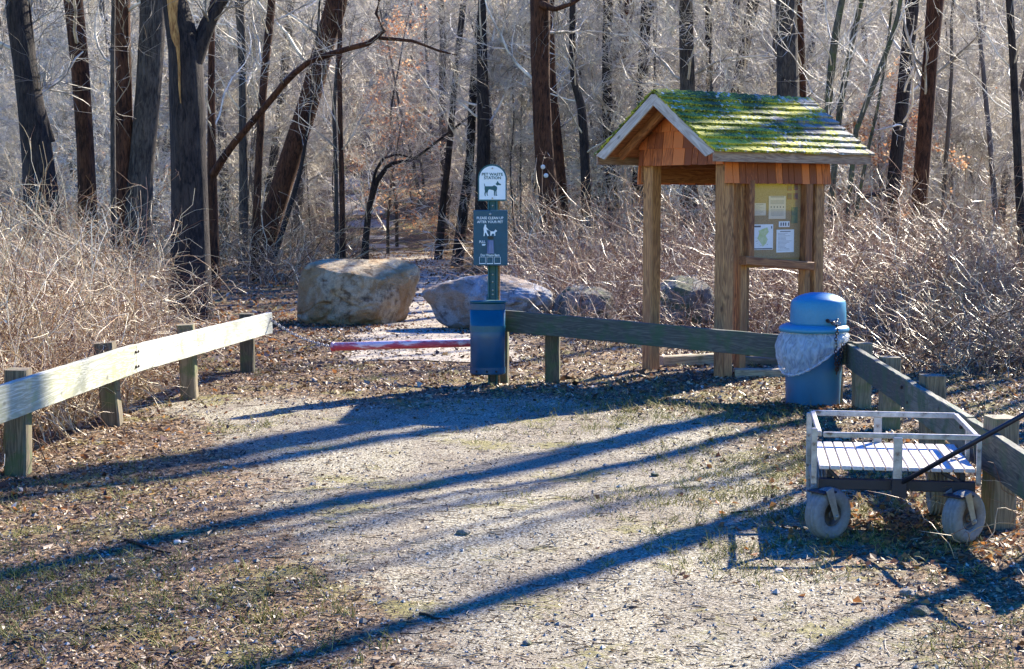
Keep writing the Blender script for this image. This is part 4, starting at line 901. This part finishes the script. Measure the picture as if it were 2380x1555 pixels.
# ------------------------------------------------------------------ trees
def trunk_mesh(P, Rr, mat, seed, sides=20, ridge=.06):
    rg = np.random.default_rng(seed); K_ = len(P)
    th = np.arange(sides)*2*math.pi/sides; zz = np.arange(K_)[:, None]*.9
    rd = 1+ridge*(np.sin(th*5+seed+zz*.7)*.5+np.sin(th*9+2*seed+zz*1.3)*.35+rg.normal(0, .35, (1, sides))+rg.normal(0, .25, (K_, sides)))
    V, F = tubes(np.array(P)[None], np.array(Rr)[None], sides, rd[None])
    return mesh_np('trunk', V, F, None, mat)
def resample(P, Rr, n_):
    P = np.array(P, float); d = np.r_[0, np.cumsum(np.linalg.norm(np.diff(P, axis=0), axis=1))]; t_ = np.linspace(0, d[-1], n_)
    return np.stack([np.interp(t_, d, P[:, k_]) for k_ in range(3)], 1), np.interp(t_, d, Rr)
def crown(P, Rr, rng_, n1, n2, n3, t0=.2, l1=(1.2, 3.5), tw=.0045, n4=0, up=.06):
    a2 = Acc(); P = P[None]; Rr = Rr[None]
    P1, R1 = spawn(P, Rr, n1, rng_, t0, .97, l1[0], l1[1], 1.0, 8, .22, .009, up, .16); a2.tub(P1, R1, 5)
    P2, R2 = spawn(P1, R1, n2, rng_, .15, .95, .5, 1.6, .9, 6, .5, .005, .03, .2); a2.tub(P2, R2, 3)
    P3, R3 = spawn(P2, R2, n3, rng_, .1, 1, .25, .8, .8, 4, .55, tw, .02, .2); a2.tub(P3, R3, 3)
    if n4: P4, R4 = spawn(P3, R3, n4, rng_, .1, 1, .12, .4, .8, 3, .6, tw*.8, 0, .2); a2.tub(P4, R4, 3)
    return a2
def traced(label, depth, pts, mat, height=17, seed=0, low=True, limbs=(), flare=1.25, cr=(26, 130, 420), group=None, name='tree', y_of=None):
    """pts: (px,py,width px) from lowest visible upwards, all at the tree's real distance"""
    PP = [U(px, py, depth if y_of is None else depth+y_of*(1-i_/max(1, len(pts)-1))*0) for i_, (px, py, w_) in enumerate(pts)]; RR = [w_/2*depth/FPX for *_, w_ in pts]
    d0 = (PP[0]-PP[1]); base = PP[0].copy(); gz = zf(base.x, base.y)
    if base.z > gz+.05:
        k_ = min(2.0, (base.z-gz)/max(.1, -d0.z)); base = base+d0*k_*.8; base.z = zf(base.x, base.y); PP.insert(0, base); RR.insert(0, RR[0]*flare)
    PP[0].z = zf(PP[0].x, PP[0].y)-.15; RR[0] *= 1.1
    up_ = (PP[-1]-PP[-2]).normalized(); up_ = (up_+Vector((0, 0, .6))).normalized(); rg = random.Random(seed)
    while PP[-1].z < height: PP.append(PP[-1]+up_*2.0+Vector((rg.uniform(-.12, .12), rg.uniform(-.12, .12), 0))); RR.append(RR[-1]*.84)
    P, Rr = resample([tuple(p) for p in PP], RR, 26)
    root = thing(name, label, 'tree', T((PP[0].x, PP[0].y, zf(PP[0].x, PP[0].y))), group)
    I4 = Matrix.Identity(4)
    put('trunk', trunk_mesh(P, Rr, mat, seed), root, I4)
    r2 = np.random.default_rng(seed+500)
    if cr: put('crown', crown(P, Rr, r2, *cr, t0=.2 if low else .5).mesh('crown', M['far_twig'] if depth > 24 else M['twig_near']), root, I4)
    for lm in limbs:
        lp_ = [tuple(U(px, py, depth+dz)) for px, py, w_, dz in lm]; lr = [w_/2*depth/FPX for px, py, w_, dz in lm]; LPn, LR = resample(lp_, lr, 16)
        V, F = tubes(LPn[None], LR[None], 9); put('limb', mesh_np('limb', V, F, None, mat), root, I4)
        if len(lm) > 2: put('twigs', crown(LPn, LR, r2, 10, 45, 120, .3, (.5, 1.6)).mesh('twigs', M['twig_near']), root, I4, kind='stuff')
    return root
BD, BG, BB, BM_ = M['bark_dark'], M['bark_grey'], M['bark_brown'], M['bark_moss']
t0_ = traced('thick dark furrowed tree with a bark stripped fork behind the left fence', 22.8, [(444, 745, 100), (443, 600, 90), (440, 400, 82), (436, 250, 80), (432, 130, 78), (420, 60, 66), (404, 0, 56)], BD, 15, 1, low=False,
    limbs=[[(452, 140, 44, 0), (478, 80, 30, 0), (500, 30, 24, 0), (520, 0, 22, 0), (600, -110, 16, 0)], [(455, 120, 30, .05), (472, 55, 17, .1), (488, 25, 14, .15), (503, 0, 13, .2), (540, -80, 9, .3)]])
# stripped strip on its fork
Vs = []
for i_, (px, py, w_) in enumerate([(399, -40, 40), (401, 0, 38), (404, 50, 34), (409, 90, 26), (413, 110, 17), (416, 150, 12), (417, 200, 12), (420, 240, 5)]):
    for k_ in range(7):
        t_ = k_/6-.5; p = U(px+w_*t_*1.0, py, 22.8-.245+.13*(t_*2)**2-(.03 if py > 60 else -.02)); Vs.append(tuple(p))
put('stripped_wood', mesh_np('stripped_wood', np.array(Vs), np.array([(a*7+k_, a*7+k_+1, a*7+k_+8, a*7+k_+7) for a in range(7) for k_ in range(6)]), None, M['bare_wood']), t0_, Matrix.Identity(4), label='tan patch of bare wood where bark came off')
traced('dark tree at the far left edge leaning slightly left, spreading at its foot', 26, [(92, 420, 75), (82, 330, 68), (68, 220, 58), (52, 110, 52), (36, 0, 50)], BD, 16, 2, limbs=[[(120, 330, 18, .1), (92, 230, 13, .1), (78, 130, 11, .1), (66, 0, 8, .1)]])
traced('reddish dark trunk, second big one from the left edge', 28, [(200, 400, 40), (196, 300, 40), (188, 180, 40), (180, 90, 42), (170, 0, 44)], BB, 17, 3)
traced('slim pale sided pole tree beside the third big trunk from left', 24, [(263, 400, 12), (262, 250, 11), (262, 100, 10), (264, 0, 9)], BG, 13, 4)
traced('straight grey brown trunk between the pole tree and the furrowed trunk', 27, [(286, 420, 46), (289, 300, 40), (287, 150, 36), (284, 0, 36)], BB, 18, 5)
traced('broad grey ridged trunk directly left of the dark forked tree', 27, [(322, 450, 62), (330, 370, 56), (342, 250, 56), (352, 120, 58), (356, 0, 62)], BG, 18, 6)
traced('brown slender trunk hugging the right side of the dark forked tree', 30, [(494, 470, 24), (492, 350, 20), (491, 200, 16), (492, 60, 14), (494, 0, 13)], BB, 15, 7,
    limbs=[[(496, 405, 20, -.1), (530, 350, 17, -.3), (585, 285, 16, -.5), (625, 238, 15, -.6), (670, 182, 14, -.8), (720, 142, 13, -1), (790, 118, 13, -1), (860, 100, 12, -1), (893, 72, 10, -1), (872, 40, 8, -1), (880, 0, 7, -1), (905, -60, 5, -1)], [(880, 88, 9, -1), (960, 95, 7, -1), (1020, 118, 5, -1.2), (1060, 128, 3, -1.2)]])
traced('long dark trunk leaning strongly right above the largest boulder', 39, [(600, 620, 62), (612, 575, 54), (640, 480, 50), (668, 390, 48), (698, 300, 50), (726, 210, 46), (752, 110, 46), (786, 0, 50)], BB, 17, 8)
traced('thin dark leaning stem at the foot of the big leaning trunk', 37, [(618, 645, 16), (640, 590, 14), (668, 500, 12), (698, 400, 10), (716, 300, 6)], BD, 8, 9, cr=(8, 40, 100))
traced('slim dark trunk standing just above the largest boulder', 35, [(797, 600, 14), (795, 450, 13), (791, 300, 12), (789, 150, 12), (792, 0, 10)], BB, 13, 10)
traced('twin stem companion of the slim trunk above the largest boulder', 38, [(783, 560, 10), (781, 400, 9), (776, 250, 9), (786, 120, 7), (795, 0, 6)], BG, 12, 11)
traced('reddish narrow trunk between dark forked tree and leaning trunk', 34, [(596, 500, 18), (600, 400, 17), (608, 250, 18), (622, 100, 18), (632, 0, 18)], BB, 15, 12)
traced('grey narrow trunk left of the reddish narrow trunk', 38, [(566, 470, 20), (566, 350, 20), (564, 180, 18), (560, 60, 20), (556, 0, 22)], BG, 16, 13)
traced('grey leaning trunk crossing behind the mossy curved limb', 44, [(628, 440, 24), (640, 340, 20), (656, 220, 18), (668, 100, 20), (676, 0, 22)], BG, 16, 14)
traced('slim crooked trunk nearest left of the pair over the pet station sign', 46, [(1030, 470, 16), (1044, 350, 15), (1054, 220, 14), (1066, 110, 14), (1078, 0, 14)], BD, 15, 15)
traced('thicker dark trunk of the pair above the pet station sign', 40, [(1122, 440, 34), (1124, 330, 30), (1122, 200, 27), (1119, 90, 22), (1121, 0, 18)], BD, 15, 16)
traced('leaning dark trunk joining the pair above the pet station sign', 42, [(1080, 460, 22), (1092, 380, 20), (1096, 280, 19), (1103, 170, 18), (1114, 60, 15), (1118, 0, 12)], BD, 14, 17)
tm_ = traced('large dark trunk with two small white trail discs left of the kiosk', 34, [(1284, 520, 50), (1274, 440, 46), (1264, 350, 43), (1258, 220, 42), (1256, 100, 44), (1256, 0, 46)], BB, 18, 18,
    limbs=[[(1258, 10, 20, -.2), (1290, 22, 12, -.4), (1330, 8, 9, -.4), (1370, -20, 8, -.4)]])
for px, py in ((1262, 388), (1269, 408)):
    p = U(px, py, 34-.23); put('trail_disc', lathe_me('trail_disc', [(.05, -.004), (.05, .004)], M['bark_strip'], 16), tm_, T(p) @ Matrix.Rotation(R(90), 4, 'X'))
traced('reddish trunk immediately right of the trunk with trail discs', 38, [(1305, 460, 28), (1300, 380, 25), (1292, 280, 20), (1284, 180, 14), (1283, 60, 10)], BB, 12, 19)
traced('crooked dark trunk bending right, midway between discs trunk and kiosk', 36, [(1362, 440, 22), (1358, 330, 22), (1352, 250, 20), (1334, 200, 15), (1329, 120, 14), (1331, 0, 14)], BD, 14, 20)
traced('straight narrow dark trunk two to the left of the kiosk peak', 40, [(1420, 400, 24), (1412, 300, 24), (1410, 180, 22), (1412, 60, 22), (1414, 0, 22)], BD, 15, 21)
traced('brown trunk leaning right just left of the kiosk peak', 42, [(1422, 280, 26), (1432, 190, 27), (1448, 90, 28), (1464, 0, 28)], BB, 15, 22)
traced('dark trunk rising straight over the kiosk peak', 40, [(1487, 300, 26), (1492, 200, 24), (1498, 100, 24), (1504, 0, 25)], BD, 15, 23)
traced('thick brown trunk rising behind the left part of the kiosk roof', 36, [(1600, 300, 36), (1598, 200, 34), (1596, 100, 33), (1594, 0, 32)], BG, 16, 24)
traced('narrow dark trunk behind the middle left of the kiosk roof', 42, [(1650, 300, 17), (1650, 180, 16), (1646, 80, 16), (1648, 0, 16)], BD, 15, 25)
traced('right leaning brown trunk behind the middle of the kiosk roof', 38, [(1706, 260, 28), (1718, 180, 27), (1734, 90, 27), (1752, 0, 27)], BG, 15, 26)
traced('thickest trunk behind the right part of the kiosk roof', 33, [(1832, 320, 56), (1831, 200, 50), (1829, 100, 46), (1826, 0, 46)], BG, 17, 27)
traced('knotted slim vine wrapped trunk right of the thickest kiosk trunk', 34, [(1868, 300, 17), (1866, 200, 16), (1862, 110, 18), (1858, 0, 12)], BB, 14, 28)
traced('slim mossy stem arching right past the kiosk roof end', 30, [(1898, 560, 15), (1905, 420, 15), (1925, 250, 17), (1935, 130, 18), (1950, 30, 16), (1958, 0, 14)], BM_, 11, 29)
traced('second mossy stem beside the kiosk roof end leaning right', 31, [(1925, 560, 13), (1940, 380, 14), (1952, 250, 14), (1972, 140, 13), (1992, 40, 12), (2004, 0, 11)], BM_, 11, 30)
traced('third mossy stem leaning right toward the twin dark trunks', 29, [(1960, 600, 12), (1975, 450, 12), (1990, 300, 12), (2030, 200, 12), (2065, 110, 11), (2085, 50, 10)], BM_, 9, 31)
traced('left one of the twin dark trunks right of the kiosk', 42, [(2056, 620, 38), (2066, 520, 34), (2082, 380, 32), (2098, 230, 30), (2110, 110, 30), (2121, 0, 32)], BD, 17, 32,
    limbs=[[(2075, 440, 12, -.5), (2000, 460, 10, -1.0), (1940, 500, 9, -1.4), (1905, 545, 6, -1.8)]])
traced('right one of the twin dark trunks, with a bare wood streak', 37, [(2122, 650, 44), (2132, 540, 38), (2142, 400, 37), (2153, 260, 36), (2163, 130, 34), (2174, 0, 40)], BB, 17, 33)
traced('dark trunk at the far right edge of the woods', 30, [(2376, 560, 20), (2368, 420, 19), (2362, 280, 18), (2354, 130, 17), (2346, 0, 17)], BD, 14, 34)
traced('thin stem bending right low behind the twin dark trunks', 35, [(1978, 600, 10), (1992, 480, 9), (2015, 360, 8), (2040, 250, 7), (2060, 130, 6)], BM_, 8, 35, cr=(8, 40, 120))
# small crooked dark tree over the trail
traced('small crooked dark tree arching over the far trail', 44, [(850, 560, 16), (858, 480, 14), (876, 420, 13), (905, 380, 9), (960, 372, 6)], BD, 3.0, 36, cr=(16, 90, 240), limbs=[[(862, 455, 9, 0), (872, 400, 7, 0), (890, 368, 6, 0), (925, 358, 4, 0), (975, 372, 3, 0)]])
# trees standing right of the picture: their trunks throw the long shadow stripes
for i_, (x_, y_, r_, h_, lx, ly) in enumerate(((11.1, 23.9, .24, 20, .0, .0), (11.1, 27.0, .28, 20, .0, .0), (8.95, 17.8, .17, 15, .0, .0), (6.9, 15.5, .07, 11, .0, .0), (14.6, 27.0, .16, 19, .0, 0), (5.6, 11.2, .085, 10, .0, .0), (10.4, 25.8, .2, 21, 0, 0), (10.5, 25.1, .19, 20, 0, 0), (7.95, 18.1, .05, 12, 0, 0), (9.2, 21.8, .06, 14, 0, 0), (7.5, 18.9, .06, 15, 0, 0), (12.6, 23.4, .1, 17, 0, 0), (17, 38, .25, 19, 0, 0))):
    z0 = zf(x_, y_); PP = np.array([(x_+lx*t_*h_, y_+ly*t_*h_, z0-.1+t_*h_) for t_ in np.linspace(0, 1, 26)]); PP[:, :2] += np.cumsum(np.random.default_rng(900+i_).normal(0, .03, (26, 2)), 0)
    RR_ = r_*np.linspace(1.15, .3, 26); root = thing('tree', 'bare tree standing outside the right side of the view', 'tree', T((x_, y_, z0)), 'trees beyond the right edge')
    put('trunk', trunk_mesh(PP, RR_, BG, 900+i_), root, Matrix.Identity(4)); put('crown', crown(PP, RR_, np.random.default_rng(950+i_), 7, 26, 60, t0=.7).mesh('crown', M['twig_near']), root, Matrix.Identity(4))

# background trees: a few kinds, copied
protos = []
kinds = [('bare_tree', 'bare grey tree in the crowded woods behind the brush', .085, 13, 30, 170, 650), ('bare_tree', 'bare grey tree in the crowded woods behind the brush', .13, 15, 30, 180, 700),
         ('sapling', 'thin leafless sapling crowded among the woods behind', .035, 8, 34, 200, 700), ('sapling', 'thin leafless sapling crowded among the woods behind', .025, 6, 34, 200, 700), ('sapling', 'thin leafless sapling crowded among the woods behind', .045, 9, 34, 200, 750),
         ('dark_tree', 'dark bare trunk far back in the crowded woods', .17, 17, 26, 150, 500)]
for i_, (nm, lab, r_, h_, a1, a2_, a3) in enumerate(kinds):
    rg = np.random.default_rng(40+i_); P, Rr = grow(np.zeros((1, 3))+[0, 0, -.3], np.array([[rg.normal(0, .08), rg.normal(0, .08), 1]]), np.array([h_]), 20, rg, .045, .03, np.array([r_]), .2)
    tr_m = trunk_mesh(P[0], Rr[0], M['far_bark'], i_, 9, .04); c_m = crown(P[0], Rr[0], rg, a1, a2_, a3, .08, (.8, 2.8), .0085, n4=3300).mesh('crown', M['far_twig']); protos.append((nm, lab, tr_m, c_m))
rg = np.random.default_rng(77); placed = 0; first = {}
cnt = {'bare_tree': 0, 'sapling': 0, 'dark_tree': 0}
while placed < 300:
    y = 32*(105/32)**(rg.uniform(0, 1)**.7); x = rg.uniform(-1, 1)*(.335*y+1.5)
    if abs(x-float(trail_x(y))) < 1.3+.012*y and y < 70: continue
    if y < 30 and (-1.0 < x-float(trail_x(y)) < 1.4 or (-4.6 < x < -2.2)): continue
    k_ = int(rg.choice(6, p=[.2, .13, .24, .2, .15, .08]))
    if y < 44 and k_ not in (2, 3, 4): continue
    if y < 44 and rg.uniform() < .45: continue
    nm, lab, tm, cm = protos[k_]; s_ = rg.uniform(.75, 1.3); mw = T((x, y, zf(x, y))) @ Matrix.Rotation(rg.normal(0, .05), 4, 'X') @ Matrix.Rotation(rg.normal(0, .06), 4, 'Y') @ Matrix.Rotation(rg.uniform(0, 6.28), 4, 'Z') @ Matrix.Scale(s_, 4)
    if k_ not in first:
        root = bpy.data.objects.new(nm, None); COL.objects.link(root); root['label'] = lab; root['category'] = 'tree'; root['group'] = {'bare_tree': 'grey trees in the woods behind', 'sapling': 'saplings in the woods behind', 'dark_tree': 'dark trunks in the woods behind'}[nm]
        a_ = bpy.data.objects.new('trunk', tm); b_ = bpy.data.objects.new('crown', cm)
        for o in (a_, b_): COL.objects.link(o); o.parent = root
        first[k_] = (root, a_, b_)
    else:
        r0, a0, b0 = first[k_]; root = r0.copy(); COL.objects.link(root)
        for o in (a0, b0): c2 = o.copy(); COL.objects.link(c2); c2.parent = root
    root.matrix_basis = mw; placed += 1
# orange leaved beeches
def beech(px, py, y, n_, sx, sz, lab, h_=5):
    c_ = U(px, py, y); rg2 = np.random.default_rng(int(px)); z0 = zf(c_.x, y); root = thing('beech', lab, 'tree', T((c_.x, y, z0)))
    P, Rr = grow(np.array([[c_.x, y, z0-.2]]), np.array([[0, 0, 1.]]), np.array([max(3, c_.z-z0+sz*1.5)]), 18, rg2, .05, .03, np.array([.07]), .2); put('trunk', trunk_mesh(P[0], Rr[0], M['far_bark'], 3, 8), root, Matrix.Identity(4))
    a2 = Acc(); P1, R1 = spawn(P, Rr, 40, rg2, .15, 1, sx*.7, sx*1.5, 1.2, 7, .4, .012, .02, .14); a2.tub(P1, R1, 3); P2, R2 = spawn(P1, R1, 200, rg2, .2, 1, .4, 1.2, .8, 4, .5, .006, 0, .2); a2.tub(P2, R2, 3); put('crown', a2.mesh('crown', M['far_twig']), root, Matrix.Identity(4))
    i_ = rg2.integers(0, 200, n_); k_ = rg2.integers(0, 4, n_); q = P2[i_, k_]+rg2.normal(0, .12, (n_, 3)); g_ = vn(q[:, 0]*1.0, q[:, 2], .5, 4); q = q[g_ > -.12]
    V, F3 = leaves_np(q[:, 0], q[:, 1], q[:, 2], rg2.uniform(.07, .13, len(q)), rg2, .8, (.5, .8)); put('leaves', mesh_np('leaves', V, None, F3, M['beech'], False, np.repeat(rg2.uniform(0, 1, len(q)), 4)), root, Matrix.Identity(4), kind='stuff')
beech(920, 190, 56, 3200, 2.1, 2.4, 'beech holding orange leaves, high left of the pet station sign'); beech(900, 340, 52, 1800, 1.6, .8, 'lower orange leaved beech above the far trail')
beech(985, 240, 66, 900, 1.4, 2.0, 'sparser orange beech left of the pair of trunks'); beech(1165, 170, 62, 800, 1.0, 1.5, 'small orange beech right of the pair of dark trunks')
beech(2030, 330, 46, 6500, 2.0, 1.2, 'golden leaved beech between the kiosk and twin trunks'); beech(1995, 450, 44, 4200, 1.5, .6, 'low golden leaved beech right of the notice case'); beech(2270, 360, 56, 2000, 1.5, 1.2, 'thin golden beech at the right side woods')
beech(1480, 300, 50, 900, 2, 1.2, 'dim orange beech seen left of the kiosk roof'); beech(300, 300, 48, 800, 1.6, 1.4, 'small tan leaved beech between the left trunks'); beech(1740, 560, 38, 500, 1.2, .5, 'low tan beech sprouts behind the notice case'); beech(80, 260, 60, 500, 1.5, 1.5, 'faint orange beech behind the far left trunks')

# far woods on the hillside: reads as one mass
rg = np.random.default_rng(8); n_ = 900; y = rg.uniform(80, 190, n_); x = rg.uniform(-1, 1, n_)*(.34*y+4); z = zg(x, y)
P, Rr = grow(np.stack([x, y, z-.3], 1), np.stack([rg.normal(0, .08, n_), rg.normal(0, .08, n_), np.ones(n_)], 1), rg.uniform(10, 17, n_), 8, rg, .04, .02, rg.uniform(.05, .22, n_), .3)
a2 = Acc(); a2.tub(P, Rr, 4, rg.uniform(0, .6, n_)); P1, R1 = spawn(P, Rr, 9000, rg, .1, 1, 1.5, 4, 1.0, 5, .5, .02, .06, .2); a2.tub(P1, R1, 3, rg.uniform(.2, 1, 9000)); P2, R2 = spawn(P1, R1, 26000, rg, .1, 1, .6, 2.0, .8, 3, .5, .014, .02, .2); a2.tub(P2, R2, 3, rg.uniform(.3, 1, 26000))
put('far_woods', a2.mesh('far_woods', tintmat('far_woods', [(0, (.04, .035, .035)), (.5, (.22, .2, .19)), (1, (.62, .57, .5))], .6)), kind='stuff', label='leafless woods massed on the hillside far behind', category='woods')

# ------------------------------------------------------------------ brush
def fence_ok(P): return ~np.any((P[..., 0] > np.interp(P[..., 1], [5, 9.2, 10, 16, 17], [-3.25, -3.25, -3.2, -2.72, -2.0]))&(P[..., 1] < 16.2)&(P[..., 0] < 0), axis=1)
def thicket(name, label, pts_xy, rng_, L0, L1, mat, twigs=2.2, r0=.0055, up=-.085, tb=(1.2, 1.2)):
    x, y = pts_xy; n_ = len(x); a2 = Acc(); tl_ = rng_.uniform(.15, .9, n_); an = rng_.uniform(0, 6.283, n_)
    d = np.stack([np.cos(an)*tl_, np.sin(an)*tl_, np.ones(n_)], 1); P, Rr = grow(np.stack([x, y, zg(x, y)-.03], 1), d, rng_.uniform(L0, L1, n_), 12, rng_, .29, rng_.uniform(.2, 1.4, n_)*up, rng_.uniform(.6, 1.3, n_)*r0, .45)
    P[..., 2] = np.maximum(P[..., 2], zg(P[..., 0], P[..., 1])+.01)
    k_ = fence_ok(P); P = P[k_]; Rr = Rr[k_]; n_ = len(P)
    tt = rng_.beta(*tb, n_); a2.tub(P, Rr, 3, tt)
    m_ = int(n_*twigs); P2, R2 = spawn(P, Rr, m_, rng_, .15, 1, .2, .75, .9, 5, .7, .0026, -.03, .3); a2.tub(P2[fence_ok(P2)], R2[fence_ok(P2)], 3, rng_.beta(*tb, int(fence_ok(P2).sum())))
    lv = P2[fence_ok(P2)]; q_ = rng_.integers(0, len(lv), max(1, len(lv)//4)); tp = lv[q_, rng_.integers(1, 5, len(q_))]
    LV, LF = leaves_np(tp[:, 0], tp[:, 1], tp[:, 2], rng_.uniform(.012, .05, len(q_)), rng_, .9, (.35, .8)); a2.add(LV, None, np.repeat(rng_.uniform(.1, .95, len(q_)), 4), LF)
    m3 = int(n_*twigs*1.6); P3, R3 = spawn(P2, R2, m3, rng_, .1, 1, .08, .35, .8, 3, .8, .0022, -.02, .2); a2.tub(P3, R3, 3, rng_.beta(*tb, m3))
    return put(name, a2.mesh(name, mat), kind='stuff', label=label, category='brush')
rg = np.random.default_rng(21)
def region(n_, y0, y1, fn):
    xs, ys_ = [], []; tot = 0
    while tot < n_:
        y = y0*(y1/y0)**rg.uniform(0, 1, 4*n_); x = rg.uniform(-1, 1, 4*n_)*(.335*y+.9); k = fn(x, y)&(rg.uniform(0, 1, 4*n_) < .55+1.1*vn(x, y, 1.3, 40)+.3)
        xs.append(x[k]); ys_.append(y[k]); tot += k.sum()
    return np.concatenate(xs)[:n_], np.concatenate(ys_)[:n_]
fl = lambda y: np.interp(y, [8, 10, 13, 16, 20, 24, 30], [-3.45, -3.45, -3.25, -3.8, -4.9, -5.9, -7.2])
thicket('bramble_thicket', 'tangled pale bramble canes filling the left side behind the fence', region(5600, 8.8, 30, lambda x, y: x < fl(y)), rg, .9, 2.5, M['cane_tan'], 3.0, r0=.0048, up=-.17)
thicket('bramble_thicket', 'tall tan and russet bramble canes behind the boulders and kiosk', region(4300, 19.5, 34, lambda x, y: (x > np.interp(y, [19, 21.8, 25, 34], [2.9, .3, .05, -.1]))&(y > np.interp(x, [0, 1.2, 2.8, 4], [22.4, 22.0, 21.6, 19]))&(x < 7)), rg, 1.2, 2.9, M['cane_red'], 2.4, up=-.13)
thicket('bramble_thicket', 'dark low tangle of canes right of the kiosk beyond the fence', region(3600, 15.6, 36, lambda x, y: (x > 3.9+.02*(y-15))), rg, .6, 1.7, M['cane_mid'], 2.8, up=-.16)
thicket('undergrowth', 'greyish scrub under the trees farther back along the trail', region(4600, 30, 66, lambda x, y: np.abs(x-trail_x(y)) > 1.75), rg, 1.2, 2.7, M['cane_mid'], 2.2, r0=.009, up=-.11, tb=(1.2, 1))
thicket('dry_weeds', 'dead stems and dry grass tangled round the small boulders', region(500, 19, 22.5, lambda x, y: (x > .75)&(x < 4)), rg, .5, 1.3, M['cane_red'], 2, r0=.004)
x = np.concatenate([rg.normal(2.45, .14, 14), rg.normal(2.6, .06, 8)]); y = np.concatenate([rg.normal(7.75, .12, 14), rg.normal(8.5, .1, 8)])
thicket('dry_weeds', 'dry upright weed stems in front of the right cart wheel', (x, y), rg, .3, .75, M['cane_tan'], 1.5, r0=.0028, up=-.03)
print('TRIS', sum(len(m_.polygons) for m_ in bpy.data.meshes))
